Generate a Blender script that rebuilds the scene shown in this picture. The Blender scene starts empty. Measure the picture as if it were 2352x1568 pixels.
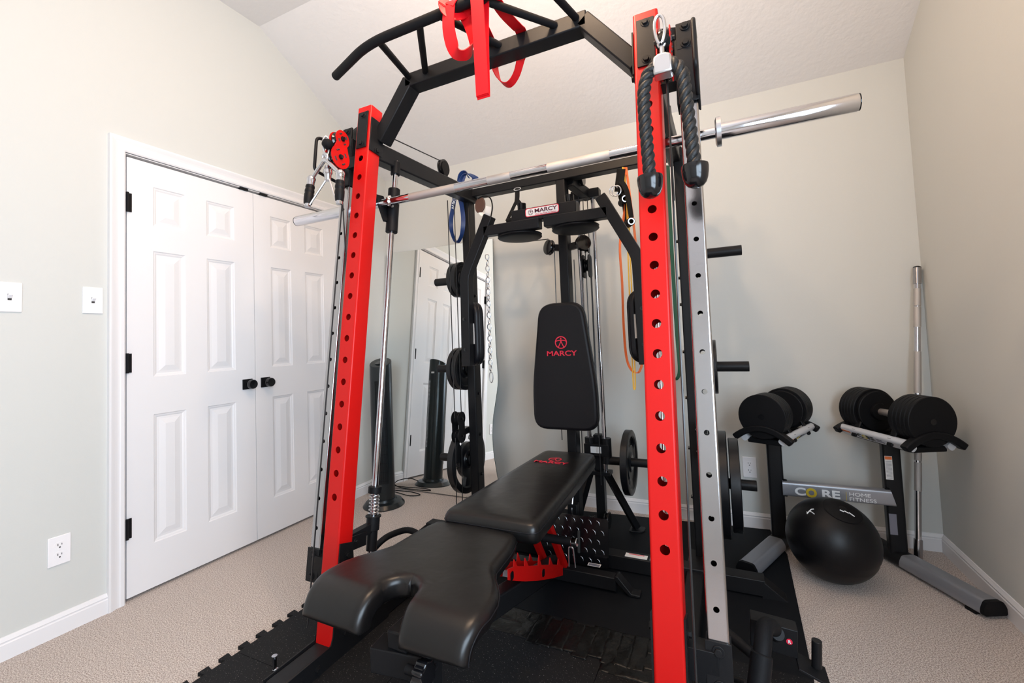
import bpy, math, random
from mathutils import Vector as V, Matrix
sc = bpy.context.scene
col = sc.collection
random.seed(7)
# ---------------------------------------------------------------- camera
cam_d = bpy.data.cameras.new('camera'); cam = bpy.data.objects.new('camera', cam_d); col.objects.link(cam)
FPX, YAW, PIT, ROL, CX, CY, CH = 1022.234, .4427, .0469, -.0397, 1171.02, 728.18, 1.12
cam_d.sensor_width = 36; cam_d.sensor_fit = 'HORIZONTAL'; cam_d.lens = FPX*36/2352
cam_d.shift_x = (1176-CX)/2352; cam_d.shift_y = (CY-784)/2352
cam_d.clip_start = .02
_f = V((-math.sin(YAW), math.cos(YAW), 0)); _r = V((math.cos(YAW), math.sin(YAW), 0)); _u = V((0, 0, 1))
_f, _u = _f*math.cos(PIT)+_u*math.sin(PIT), _u*math.cos(PIT)-_f*math.sin(PIT)
_r, _u = _r*math.cos(ROL)+_u*math.sin(ROL), _u*math.cos(ROL)-_r*math.sin(ROL)
cam.matrix_world = Matrix(((_r.x, _u.x, -_f.x, 0), (_r.y, _u.y, -_f.y, 0), (_r.z, _u.z, -_f.z, CH), (0, 0, 0, 1)))
sc.camera = cam
# ---------------------------------------------------------------- view, world, lights
sc.view_settings.view_transform = 'Standard'; sc.view_settings.look = 'None'
sc.view_settings.gamma = 1; sc.view_settings.use_curve_mapping = False
sc.view_settings.exposure = 0.10
w = bpy.data.worlds.new('world'); sc.world = w; w.use_nodes = True
w.node_tree.nodes['Background'].inputs[0].default_value = (.62, .78, 1, 1)
w.node_tree.nodes['Background'].inputs[1].default_value = 2.5
def area(name, loc, aim, sx, sy, power, colr):
    d = bpy.data.lights.new(name, 'AREA'); d.shape = 'RECTANGLE'; d.size = sx; d.size_y = sy; d.energy = power; d.color = colr
    o = bpy.data.objects.new(name, d); col.objects.link(o); o.location = loc
    o.rotation_euler = (V(aim)-V(loc)).to_track_quat('-Z', 'Y').to_euler(); return o
# daylight through the window in the right wall, beside and behind the camera
area('window_daylight', (.99, -.35, 1.42), (-1.6, 1.2, 1.3), 1.75, 1.4, 90, (.70, .85, 1))
# warm bulbs of the ceiling fixture in the middle of the room
def bulb(loc, p, r=.05):
    d = bpy.data.lights.new('ceiling_bulb', 'POINT'); d.energy = p; d.shadow_soft_size = r; d.color = (1, .70, .46)
    o = bpy.data.objects.new('ceiling_bulb', d); col.objects.link(o); o.location = loc
bulb((-.42, 1.05, 2.68), 36); bulb((-.70, .80, 2.68), 24)

# ---------------------------------------------------------------- materials
def mat(name, colr, rough=.5, metal=0, spec=.5, coat=0, noise=None, bump=None, emis=None, wave=None):
    m = bpy.data.materials.new(name); m.use_nodes = True; nt = m.node_tree; b = nt.nodes['Principled BSDF']
    b.inputs['Base Color'].default_value = (*colr, 1); b.inputs['Roughness'].default_value = rough
    b.inputs['Metallic'].default_value = metal; b.inputs['Specular IOR Level'].default_value = spec
    b.inputs['Coat Weight'].default_value = coat; b.inputs['Coat Roughness'].default_value = .15
    tc = nt.nodes.new('ShaderNodeTexCoord')
    if noise:   # (scale, colour2, low, high)
        n = nt.nodes.new('ShaderNodeTexNoise'); n.inputs['Scale'].default_value = noise[0]; n.inputs['Detail'].default_value = 4
        r = nt.nodes.new('ShaderNodeValToRGB'); r.color_ramp.elements[0].color = (*colr, 1); r.color_ramp.elements[1].color = (*noise[1], 1)
        r.color_ramp.elements[0].position = noise[2]; r.color_ramp.elements[1].position = noise[3]
        nt.links.new(tc.outputs['Object'], n.inputs['Vector']); nt.links.new(n.outputs['Fac'], r.inputs['Fac'])
        nt.links.new(r.outputs['Color'], b.inputs['Base Color'])
    if bump:    # (scale, strength, distance[, detail])
        n = nt.nodes.new('ShaderNodeTexNoise'); n.inputs['Scale'].default_value = bump[0]; n.inputs['Detail'].default_value = bump[3] if len(bump) > 3 else 2
        bp = nt.nodes.new('ShaderNodeBump'); bp.inputs['Strength'].default_value = bump[1]; bp.inputs['Distance'].default_value = bump[2]
        nt.links.new(tc.outputs['Object'], n.inputs['Vector']); nt.links.new(n.outputs['Fac'], bp.inputs['Height']); nt.links.new(bp.outputs['Normal'], b.inputs['Normal'])
    if emis: b.inputs['Emission Color'].default_value = (*emis[0], 1); b.inputs['Emission Strength'].default_value = emis[1]
    return m
M = {}
M['wall'] = mat('sage_wall_paint', (.625, .632, .605), .8, spec=.15, bump=(260, .12, .002, 3))
M['ceiling'] = mat('textured_ceiling_paint', (.80, .78, .77), .9, spec=.1, bump=(38, .35, .006, 5))
M['trim'] = mat('white_trim_paint', (.80, .79, .80), .35, spec=.4)
M['door'] = mat('white_door_paint', (.80, .79, .80), .4, spec=.4)
M['gap'] = mat('dark_gap', (.05, .035, .03), .9)
M['plastic_white'] = mat('white_plastic', (.88, .86, .87), .3)
M['slot'] = mat('socket_slot', (.03, .03, .03), .6)
M['carpet'] = mat('beige_carpet', (.42, .33, .285), .97, spec=.05, noise=(240, (.88, .79, .73), .38, .60), bump=(300, 1.0, .007, 5))
M['rubber'] = mat('speckled_rubber', (.007, .007, .008), .72, spec=.22, noise=(260, (.20, .19, .18), .66, .70), bump=(500, .25, .002))
M['mat'] = mat('smooth_rubber_mat', (.005, .006, .008), .62, spec=.16, bump=(300, .2, .001))
M['tape'] = mat('black_duct_tape', (.004, .004, .004), .36, spec=.3, bump=(26, .7, .008, 5))
M['black'] = mat('black_powder_coat', (.009, .009, .010), .40, spec=.2, bump=(900, .25, .0006))
M['black_gloss'] = mat('gloss_black_plastic', (.005, .005, .006), .16, spec=.5)
M['black_matte'] = mat('matte_black_plastic', (.005, .005, .006), .5, spec=.18)
M['grip'] = mat('black_foam_grip', (.005, .005, .006), .62, spec=.18, bump=(300, .3, .001))
M['red'] = mat('red_powder_coat', (.52, .005, .004), .38, spec=.3, bump=(900, .2, .0005))
M['chrome'] = mat('chrome', (.62, .62, .65), .10, 1)
M['chrome_worn'] = mat('worn_chrome', (.44, .43, .44), .20, 1, bump=(30, .10, .003, 4))
M['knurl'] = mat('knurled_steel', (.55, .52, .50), .48, 1, bump=(1400, .8, .001))
M['steel'] = mat('zinc_steel', (.62, .62, .64), .28, 1)
M['vinyl'] = mat('black_vinyl', (.0045, .004, .004), .34, spec=.4, bump=(9, .22, .012, 3))
M['vinyl_fine'] = mat('black_grained_vinyl', (.005, .005, .007), .44, spec=.28, bump=(500, .25, .001, 3))
M['fabric'] = mat('black_webbing', (.008, .008, .008), .85, spec=.2, bump=(600, .5, .001))
M['rope'] = mat('black_nylon_rope', (.008, .009, .010), .5, spec=.35, bump=(240, .6, .002, 4))
M['cable'] = mat('black_cable', (.015, .015, .016), .3)
M['band_red'] = mat('red_latex', (.66, .004, .010), .5, spec=.25)
M['band_blue'] = mat('blue_latex', (.006, .030, .13), .45)
M['band_orange'] = mat('orange_latex', (.90, .20, .06), .5)
M['band_yellow'] = mat('yellow_latex', (.92, .52, .07), .5)
M['band_green'] = mat('green_latex', (.012, .06, .03), .5)
M['sticker'] = mat('white_sticker', (.80, .78, .76), .5)
M['orange'] = mat('orange_print', (.85, .18, .03), .5)
M['print_red'] = mat('red_print', (.70, .015, .05), .45)
M['print_dark'] = mat('dark_print', (.10, .012, .03), .5)
M['print_grey'] = mat('grey_print', (.18, .18, .22), .6)
M['print_white'] = mat('white_print', (.80, .82, .84), .5)
M['print_gold'] = mat('gold_print', (.62, .46, .03), .4)
M['silver'] = mat('silver_powder_coat', (.32, .33, .36), .34, .5, bump=(900, .25, .0006))
M['silver_light'] = mat('light_silver_coat', (.66, .67, .70), .38, .2)
M['plate'] = mat('black_iron_plate', (.005, .0055, .007), .32, spec=.35, bump=(40, .12, .003, 4))
M['brown'] = mat('brown_leather', (.07, .03, .02), .6)
M['mirror'] = mat('mirror_glass', (.90, .93, .92), .008, 1)
M['mirror_edge'] = mat('mirror_edge_glass', (.05, .09, .08), .2)
M['ball'] = mat('black_ball_leather', (.004, .004, .005), .40, spec=.28, bump=(400, .2, .001))
M['fan'] = mat('dark_plastic', (.006, .010, .012), .28, spec=.5)

# ---------------------------------------------------------------- mesh tools
def perp(a):
    a = V(a).normalized(); t = V((0, 0, 1)) if abs(a.z) < .9 else V((1, 0, 0))
    x = a.cross(t).normalized(); return x, a.cross(x).normalized()
class MB:
    def __init__(s): s.v = []; s.f = []
    def add(s, vs, fs):
        n = len(s.v); s.v += [tuple(p) for p in vs]; s.f += [tuple(i+n for i in f) for f in fs]; return s
    def box(s, c, d, R=None):
        c = V(c); vs = []
        for k in range(8):
            p = V(((k & 1)-.5, ((k >> 1) & 1)-.5, ((k >> 2) & 1)-.5)); p = V((p.x*d[0], p.y*d[1], p.z*d[2]))
            vs.append(c+(R @ p if R else p))
        return s.add(vs, [(0, 2, 3, 1), (4, 5, 7, 6), (0, 1, 5, 4), (2, 6, 7, 3), (0, 4, 6, 2), (1, 3, 7, 5)])
    def beam(s, a, b, wd, h, up=(0, 0, 1)):
        a, b = V(a), V(b); y = (b-a).normalized(); x = y.cross(V(up)).normalized(); z = x.cross(y)
        return s.box((a+b)/2, (wd, (b-a).length, h), Matrix((x, y, z)).transposed())
    def tube(s, a, b, r, n=20, r2=None):
        a, b = V(a), V(b); r2 = r if r2 is None else r2; x, y = perp(b-a); vs = []
        for (c, rr) in ((a, r), (b, r2)):
            for k in range(n):
                t = 2*math.pi*k/n; vs.append(c+(x*math.cos(t)+y*math.sin(t))*rr)
        return s.add(vs, [(k, (k+1) % n, n+(k+1) % n, n+k) for k in range(n)]+[tuple(range(n))[::-1], tuple(range(n, 2*n))])
    def pipe(s, pts, r, n=12, closed=False, cap=True):
        pts = [V(p) for p in pts]; N = len(pts); vs = []; T = []
        for i in range(N):
            a = pts[i-1] if (i or closed) else pts[i]; b = pts[(i+1) % N] if (i < N-1 or closed) else pts[i]
            T.append((b-a).normalized())
        x, y = perp(T[0])
        for i in range(N):
            x = (x-T[i]*x.dot(T[i])).normalized(); y = T[i].cross(x)
            rr = r[i] if isinstance(r, (list, tuple)) else r
            for k in range(n):
                t = 2*math.pi*k/n; vs.append(pts[i]+(x*math.cos(t)+y*math.sin(t))*rr)
        fs = []
        for i in range(N if closed else N-1):
            j = (i+1) % N
            for k in range(n): fs.append((i*n+k, i*n+(k+1) % n, j*n+(k+1) % n, j*n+k))
        if cap and not closed: fs += [tuple(range(n))[::-1], tuple((N-1)*n+k for k in range(n))]
        return s.add(vs, fs)
    def ribbon(s, pts, wd, th, side):
        """flat strap: side is the width direction (one vector or one per point)"""
        pts = [V(p) for p in pts]; N = len(pts); vs = []
        for i in range(N):
            T = (pts[min(i+1, N-1)]-pts[max(i-1, 0)]).normalized(); sd = V(side[i] if isinstance(side, list) else side)
            sd = (sd-T*sd.dot(T)).normalized(); nn = T.cross(sd)
            for (a, b) in ((-1, -1), (1, -1), (1, 1), (-1, 1)): vs.append(pts[i]+sd*wd/2*a+nn*th/2*b)
        fs = [(0, 1, 2, 3)[::-1], tuple(4*(N-1)+k for k in range(4))]
        for i in range(N-1):
            for k in range(4): fs.append((i*4+k, i*4+(k+1) % 4, i*4+4+(k+1) % 4, i*4+4+k))
        return s.add(vs, fs)
    def lathe(s, prof, o, ax, n=32, cap=True):
        o = V(o); ax = V(ax).normalized(); x, y = perp(ax); vs = []; m = len(prof)
        for (r, h) in prof:
            for k in range(n):
                t = 2*math.pi*k/n; vs.append(o+ax*h+(x*math.cos(t)+y*math.sin(t))*max(r, 1e-5))
        fs = [(i*n+k, i*n+(k+1) % n, (i+1)*n+(k+1) % n, (i+1)*n+k) for i in range(m-1) for k in range(n)]
        if cap: fs += [tuple(range(n))[::-1], tuple((m-1)*n+k for k in range(n))]
        return s.add(vs, fs)
    def prism(s, poly, o, ex, ey, th):
        o, ex, ey = V(o), V(ex).normalized(), V(ey).normalized(); ez = ex.cross(ey); n = len(poly)
        vs = [o+ex*a+ey*b for a, b in poly]+[o+ex*a+ey*b+ez*th for a, b in poly]
        return s.add(vs, [tuple(range(n))[::-1], tuple(range(n, 2*n))]+[(k, (k+1) % n, n+(k+1) % n, n+k) for k in range(n)])
    def holeplate(s, o, eu, ew, L0, L1, W, holes, r, th, n=24):
        """plate spanning L0..L1 along eu and W across, with round through holes centred on its middle line"""
        o, eu, ew = V(o), V(eu).normalized(), V(ew).normalized(); nn = eu.cross(ew)
        hs = sorted(holes); hw = W/2; cell = min([hw]+[(b-a)/2 for a, b in zip(hs, hs[1:])])*.96; cuts = []; p = L0
        for h in hs:
            if h-cell > p+1e-5: cuts.append((p, h-cell, None))
            cuts.append((h-cell, h+cell, h)); p = h+cell
        if p < L1: cuts.append((p, L1, None))
        for a, b, h in cuts:
            if h is None:
                s.prism([(a, -hw), (b, -hw), (b, hw), (a, hw)], o, eu, ew, th); continue
            C = []; Q = []
            for k in range(n):
                t = 2*math.pi*(k+.5)/n; c, d = math.cos(t), math.sin(t); q = min(cell/abs(c), hw/abs(d))
                C.append((h+r*c, r*d)); Q.append((h+q*c, q*d))
            # snap the ray ends nearest the corners on to the corners
            for sx in (-1, 1):
                for sy in (-1, 1):
                    i = min(range(n), key=lambda i: (Q[i][0]-(h+sx*cell))**2+(Q[i][1]-sy*hw)**2); Q[i] = (h+sx*cell, sy*hw)
            vs = []
            for lay in (0, th):
                vs += [o+eu*a_+ew*b_+nn*lay for a_, b_ in C]+[o+eu*a_+ew*b_+nn*lay for a_, b_ in Q]
            fs = []
            for k in range(n):
                j = (k+1) % n
                fs += [(k, j, n+j, n+k), (2*n+k, 3*n+k, 3*n+j, 2*n+j), (k, 2*n+k, 2*n+j, j)]
            s.add(vs, fs)
        return s
    def build(s, name, m, parent=None, bevel=0, seg=2, angle=35, smooth=True, subsurf=0):
        me = bpy.data.meshes.new(name); me.from_pydata(s.v, [], s.f); me.update()
        import bmesh
        bm = bmesh.new(); bm.from_mesh(me); bmesh.ops.remove_doubles(bm, verts=bm.verts, dist=1e-6)
        bmesh.ops.recalc_face_normals(bm, faces=bm.faces); bm.to_mesh(me); bm.free()
        if smooth:
            me.shade_smooth(); me.set_sharp_from_angle(angle=math.radians(angle))
        me.materials.append(M[m] if isinstance(m, str) else m)
        o = bpy.data.objects.new(name, me); col.objects.link(o)
        if bevel:
            b = o.modifiers.new('bevel', 'BEVEL'); b.width = bevel; b.segments = seg; b.limit_method = 'ANGLE'; b.angle_limit = math.radians(40); b.use_clamp_overlap = True
        if subsurf:
            b = o.modifiers.new('subsurf', 'SUBSURF'); b.levels = subsurf; b.render_levels = subsurf
        if parent: attach(o, parent)
        return o
def attach(o, parent):
    o.parent = parent
    o.matrix_parent_inverse = Matrix.Translation(parent.location).inverted() if parent.type == 'EMPTY' else Matrix()
def smooth_path(pts, n=8, closed=False):
    pts = [V(p) for p in pts]; N = len(pts); out = []
    for i in range(N if closed else N-1):
        g = (lambda k: pts[k % N]) if closed else (lambda k: pts[max(0, min(N-1, k))])
        a, b, c, d = g(i-1), g(i), g(i+1), g(i+2)
        for k in range(n):
            t = k/n; out.append(.5*((2*b)+(c-a)*t+(2*a-5*b+4*c-d)*t*t+(3*b-a-3*c+d)*t**3))
    if not closed: out.append(pts[-1])
    return out
def bend(pts, r, n=6):
    """polyline with rounded corners"""
    pts = [V(p) for p in pts]; out = [pts[0]]
    for i in range(1, len(pts)-1):
        a = (pts[i-1]-pts[i]); b = (pts[i+1]-pts[i]); ra = min(r, a.length*.48, b.length*.48)
        p, q = pts[i]+a.normalized()*ra, pts[i]+b.normalized()*ra
        for k in range(n+1):
            t = k/n; out.append(p*(1-t)**2+pts[i]*2*t*(1-t)+q*t*t)
    return out+[pts[-1]]
def rpoly(pts, r, n=6):
    """closed 2-D polygon with rounded corners (r one value or one per corner)"""
    out = []; N = len(pts)
    for i in range(N):
        p = V((*pts[i], 0)); a = V((*pts[i-1], 0))-p; b = V((*pts[(i+1) % N], 0))-p
        rr = r[i] if isinstance(r, (list, tuple)) else r; rr = min(rr, a.length*.49, b.length*.49)
        s, e = p+a.normalized()*rr, p+b.normalized()*rr
        for k in range(n+1):
            t = k/n; q = s*(1-t)**2+p*2*t*(1-t)+e*t*t; out.append((q.x, q.y))
    return out
def circ(r, n=24, c=(0, 0)): return [(c[0]+r*math.cos(2*math.pi*k/n), c[1]+r*math.sin(2*math.pi*k/n)) for k in range(n)]
def thing(name, label, cat, loc=(0, 0, 0), group=None):
    o = bpy.data.objects.new(name, None); o.empty_display_size = .1; col.objects.link(o); o.location = loc
    o['label'] = label; o['category'] = cat
    if group: o['group'] = group
    return o
def tag(o, label, cat, group=None, kind=None):
    o['label'] = label; o['category'] = cat
    if group: o['group'] = group
    if kind: o['kind'] = kind
    return o
def struct(o): o['kind'] = 'structure'; return o
def copy_tree(o, parent=None):
    c = o.copy(); col.objects.link(c)
    if parent: c.parent = parent
    for ch in list(o.children): copy_tree(ch, c)
    return c
def text(name, s, o, ex, ey, size, m, parent=None, sx=1.0, depth=.0006, bold=0.0, align='CENTER'):
    cu = bpy.data.curves.new(name, 'FONT'); cu.body = s; cu.size = size; cu.extrude = depth; cu.offset = bold; cu.align_x = align; cu.align_y = 'CENTER'
    t = bpy.data.objects.new(name, cu); col.objects.link(t)
    dg = bpy.context.evaluated_depsgraph_get(); dg.update()
    me = bpy.data.meshes.new_from_object(t.evaluated_get(dg)); bpy.data.objects.remove(t); bpy.data.curves.remove(cu)
    ex, ey, o = V(ex).normalized(), V(ey).normalized(), V(o); ez = ex.cross(ey)
    for v in me.vertices: v.co = o+ex*(v.co.x*sx)+ey*v.co.y+ez*v.co.z
    me.materials.clear(); me.materials.append(M[m]); me.name = name
    ob = bpy.data.objects.new(name, me); col.objects.link(ob)
    if parent: attach(ob, parent)
    return ob
def bolt(b, p, ax, r=.009, h=.007):
    """hex bolt head with washer, added to builder b"""
    p = V(p); ax = V(ax).normalized(); b.tube(p, p+ax*.0022, r*1.45, 20); b.tube(p+ax*.0022, p+ax*(.0022+h), r, 6)

# ================================================================ ROOM
XL, XR, YB, YF, HB, HF, YC = -2.479, .918, 2.89, -1.6, 2.472, 3.107, 1.776
XH = XL-.12
# floor
struct(MB().box(((XL+XR)/2, (YB+YF)/2, -.03), (XR-XL+.6, YB-YF+.5, .06)).build('floor', 'carpet'))
# left wall with the closet opening (Y 1.092..2.40, up to 2.052)
DY0, DY1, DZ = 1.090, 2.402, 2.060
wl = MB(); tw = .12
def gable(y0, y1, z0):
    """wall slab on the left between y0..y1 from z0 to the sloping ceiling"""
    ys = sorted({y0, y1, *([YC] if y0 < YC < y1 else []), *([YC2] if y0 < YC2 < y1 else [])})
    top = [(y, zc(y)) for y in ys]
    return [(y0, z0), (y1, z0)]+top[::-1]
YC2 = YF+(YB-YC)
def zc(y):
    if y > YC: return HF-(HF-HB)*(y-YC)/(YB-YC)
    if y < YC2: return HF-(HF-HB)*(YC2-y)/(YC2-YF)
    return HF
for (a, b, z) in ((YF-.1, DY0, 0), (DY0, DY1, DZ), (DY1, YB+.05, 0)):
    wl.prism(gable(a, b, z), (XL-tw, 0, 0), (0, 1, 0), (0, 0, 1), tw)
struct(wl.build('wall_left', 'wall', smooth=False))
wr = MB(); WY0, WY1, WZ0, WZ1 = -1.25, .55, .72, 2.12
for (a, b, z0, z1) in ((YF-.1, WY0, 0, None), (WY1, YB+.05, 0, None), (WY0, WY1, WZ1, None), (WY0, WY1, 0, WZ0)):
    poly = gable(a, b, z0) if z1 is None else [(a, z0), (b, z0), (b, z1), (a, z1)]
    wr.prism(poly, (XR, 0, 0), (0, 1, 0), (0, 0, 1), .12)
struct(wr.build('wall_right', 'wall', smooth=False))
struct(MB().box(((XL+XR)/2, YB+.06, HB/2), (XR-XL+.24, .12, HB)).build('wall_back', 'wall', smooth=False))
struct(MB().box(((XL+XR)/2, YF-.06, HB/2), (XR-XL+.24, .12, HB)).build('wall_front', 'wall', smooth=False))
cl = MB()
cl.prism([(YF-.1, HB-.05), (YC2, HF), (YC, HF), (YB+.1, HB-.057), (YB+.1, HB+.1), (YC+.02, HF+.12), (YC2-.02, HF+.12), (YF-.1, HB+.1)], (XL-.12, 0, 0), (0, 1, 0), (0, 0, 1), XR-XL+.24)
struct(cl.build('ceiling', 'ceiling', smooth=False))
def window(name, o, ex, wd, z0, z1, nrm):
    """white casing, sash bars and glass in a wall opening"""
    o = V(o); ex = V(ex); nrm = V(nrm); b = MB(); h = z1-z0; zc_ = (z0+z1)/2
    R = Matrix((ex, nrm, V((0, 0, 1)))).transposed()
    for (u, v, a, c) in ((-wd/2-.03, 0, .07, h+.14), (wd/2+.03, 0, .07, h+.14), (0, h/2+.035, wd, .07), (0, -h/2-.035, wd, .07)):
        b.box(o+ex*u+V((0, 0, zc_+v))+nrm*.009, (a, .018, c), R)
    r = struct(b.build(name, 'trim', bevel=.004))
    b = MB()
    for (u, v, a, c) in ((-wd/2+.02, 0, .04, h), (wd/2-.02, 0, .04, h), (0, h/2-.02, wd, .04), (0, -h/2+.02, wd, .04), (0, 0, wd, .045), (0, h/4, .02, h/2), (0, -h/4, .02, h/2)):
        b.box(o+ex*u+V((0, 0, zc_+v))-nrm*.03, (a, .03, c), R)
    b.build('sash', 'trim', r)
    return r
window('window_1', (XR, (WY0+WY1)/2, 0), (0, 1, 0), WY1-WY0, WZ0, WZ1, (-1, 0, 0))
# baseboards: flat board with a stepped cap
BP = [(0, 0), (.013, 0), (.013, .058), (.010, .062), (.010, .066), (.012, .069), (.006, .079), (.004, .083), (0, .084)]
def baseboard(name, a, b, nrm):
    a, b = V(a), V(b); d = b-a; nrm = V(nrm); ez = nrm.cross(V((0, 0, 1)))
    if ez.dot(d) < 0: a = b
    return struct(MB().prism(BP, a, nrm, (0, 0, 1), d.length).build(name, 'trim'))
CW = .060   # casing width
baseboard('baseboard_left', (XL, YF, 0), (XL, DY0-CW+.012, 0), (1, 0, 0))
baseboard('baseboard_left_end', (XL, DY1+CW-.012, 0), (XL, YB-.013, 0), (1, 0, 0))
baseboard('baseboard_back', (XL, YB, 0), (XR, YB, 0), (0, -1, 0))
baseboard('baseboard_right', (XR, YF, 0), (XR, YB-.013, 0), (-1, 0, 0))
# door casing with a moulded profile, mitred round the opening
CP = [(0, 0), (0, .008), (.006, .012), (.018, .012), (.022, .009), (.030, .010), (.040, .013), (.050, .017), (.056, .019), (CW+.004, .019), (CW+.004, 0)]
cs = MB(); path = [(DY0-.008+.006, 0, -1, 0), (DY0-.002, DZ+.002, -1, 1), (DY1+.002, DZ+.002, 1, 1), (DY1+.002, 0, 1, 0)]
vs = []; n = len(CP)
for (y, z, sy, sz) in path:
    for (a, h) in CP: vs.append((XL+h, y+sy*a, z+sz*a))
cs.add(vs, [(i*n+k, i*n+(k+1) % n, (i+1)*n+(k+1) % n, (i+1)*n+k) for i in range(3) for k in range(n)]+[tuple(range(n)), tuple(3*n+k for k in range(n))])
struct(cs.build('trim_door', 'trim', smooth=False))
# dark closet behind the doors
struct(MB().box((XL-.13, (DY0+DY1)/2, 1.03), (.02, DY1-DY0+.2, 2.2)).build('wall_closet', 'gap', smooth=False))
jb = MB()
jb.box((XL-.06, DY0-.004, 1.03), (.12, .012, 2.06)); jb.box((XL-.06, DY1+.004, 1.03), (.12, .012, 2.06)); jb.box((XL-.06, (DY0+DY1)/2, DZ+.002), (.12, DY1-DY0, .012))
struct(jb.build('trim_jamb', 'trim', smooth=False))

def door_leaf(name, y0, y1, hinge_y, knob_y):
    """six-panel hollow-core leaf, front face at X = XL-.006"""
    z0, z1 = .014, 2.046; X = XL-.008; W = y1-y0
    cols = [(y0+.108, y0+.252), (y0+.358, y0+.510)]
    rows = [(.218, .822), (1.002, 1.614), (1.738, 1.932)]
    b = MB()
    ys = [y0]+[v for c in cols for v in c]+[y1]; zs = [z0]+[v for r in rows for v in r]+[z1]
    P = lambda y, z, d=0: (X-d, y, z)
    for i in range(len(ys)-1):
        for j in range(len(zs)-1):
            a, c, d, e = ys[i], ys[i+1], zs[j], zs[j+1]
            if i % 2 == 1 and j % 2 == 1:
                rings = [(0, 0), (.004, .004), (.010, .0055), (.016, .009), (.026, .008), (.052, .0015)]
                vs = []
                for (q, dp) in rings: vs += [P(a+q, d+q, dp), P(c-q, d+q, dp), P(c-q, e-q, dp), P(a+q, e-q, dp)]
                fs = [(r*4+k, r*4+(k+1) % 4, r*4+4+(k+1) % 4, r*4+4+k) for r in range(len(rings)-1) for k in range(4)]
                m = (len(rings)-1)*4; fs.append((m, m+1, m+2, m+3)); b.add(vs, fs)
            else: b.add([P(a, d), P(c, d), P(c, e), P(a, e)], [(0, 1, 2, 3)])
    # edges and back
    b.add([P(y0, z0), P(y1, z0), P(y1, z1), P(y0, z1), P(y0, z0, .034), P(y1, z0, .034), P(y1, z1, .034), P(y0, z1, .034)],
          [(0, 1, 5, 4), (1, 2, 6, 5), (2, 3, 7, 6), (3, 0, 4, 7), (4, 5, 6, 7)])
    me_o = b.build(name, 'door', smooth=False); struct(me_o)
    for zc_ in (1.828, 1.074, .324):
        h = MB(); h.tube((XL+.004, hinge_y, zc_-.046), (XL+.004, hinge_y, zc_+.046), .0062, 10)
        h.box((XL-.004, hinge_y+(.010 if hinge_y < 1.7 else -.010), zc_), (.004, .020, .088)); h.build('hinge', 'black_matte', me_o)
    k = MB(); k.box((XL-.004, knob_y, .915), (.008, .058, .058)); k.build('knob_plate', 'black_matte', me_o, bevel=.002)
    k = MB(); k.tube((XL, knob_y, .915), (XL+.026, knob_y, .915), .010); k.lathe([(.0, .024), (.020, .024), (.026, .029), (.0265, .046), (.024, .051), (0, .052)], (XL, knob_y, .915), (1, 0, 0), 28)
    k.build('door_knob', 'black_gloss', me_o)
    return me_o
DM = 1.726
d1 = door_leaf('door_1', 1.100, DM-.0015, 1.097, DM-.050)
d2 = door_leaf('door_2', DM+.0015, 2.352+.040, 2.395, DM+.062)
ct = MB(); ct.box((XL-.004, DM-.062, 2.053), (.012, .05, .012)); ct.box((XL-.004, DM+.062, 2.053), (.012, .05, .012)); ct.build('ball_catch', 'black_matte', d1)

# ---------------------------------------------------------------- wall plates
def plate_switch(label, yc, zc_, wd, gangs=(0,), group=None):
    t = thing('light_switch', label, 'light switch', (XL, yc, zc_))
    MB().box((XL+.003, yc, zc_), (.006, wd, .115)).build('cover_plate', 'plastic_white', t, bevel=.0025, seg=3)
    for g in gangs:
        b = MB(); b.box((XL+.0063, yc+g, zc_), (.001, .011, .025)); b.build('toggle_slot', 'slot', t)
        b = MB(); b.beam((XL+.004, yc+g, zc_-.002), (XL+.017, yc+g, zc_+.011), .009, .011, (0, 1, 0)); b.build('toggle', 'plastic_white', t, bevel=.001)
        for s_ in (-1, 1): MB().lathe([(0, 0), (.0035, 0), (.003, .0012), (0, .0015)], (XL+.006, yc+g, zc_+s_*.030), (1, 0, 0), 12).build('screw', 'plastic_white', t)
    return t
plate_switch('white single toggle light switch beside the white door casing', .972, 1.357, .070)
plate_switch('wide white two gang toggle light switch cut by the left edge of the photo', .696, 1.355, .116, (.023, -.023))
def outlet(label, o, ex, nrm):
    o, ex, nrm = V(o), V(ex), V(nrm); t = thing('power_outlet', label, 'power outlet', o); up = V((0, 0, 1)); R = Matrix((ex, nrm, up)).transposed()
    MB().box(o+nrm*.003, (.070, .006, .115), R).build('cover_plate', 'plastic_white', t, bevel=.0025, seg=3)
    for s_ in (-1, 1):
        c = o+up*(.0195*s_)+nrm*.006
        r_ = MB().prism(rpoly([(-.017, -.0145), (.017, -.0145), (.017, .0145), (-.017, .0145)], .012), c-nrm*.001, ex, up, 0.0022)
        if ex.cross(up).dot(nrm) < 0:
            r_ = MB().prism(rpoly([(-.017, -.0145), (.017, -.0145), (.017, .0145), (-.017, .0145)], .012), c-nrm*.001, -ex, up, 0.0022)
        r_.build('receptacle', 'plastic_white', t)
        b = MB()
        for (u, v, a, h) in ((-.006, .004, .0022, .009), (.006, .004, .0018, .007), (0, -.007, .005, .005)): b.box(c+ex*u+up*v+nrm*.0012, (a, .001, h), R)
        b.build('slots', 'slot', t)
    MB().lathe([(0, 0), (.003, 0), (.0025, .001), (0, .0012)], o+nrm*.006, nrm, 12).build('screw', 'plastic_white', t)
outlet('white duplex power outlet low on the left wall near the baseboard', (XL, .869, .334), (0, 1, 0), (1, 0, 0))
outlet('white duplex power outlet on the back wall behind the dumbbell stand', (.099, YB, .335), (1, 0, 0), (0, -1, 0))
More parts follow.
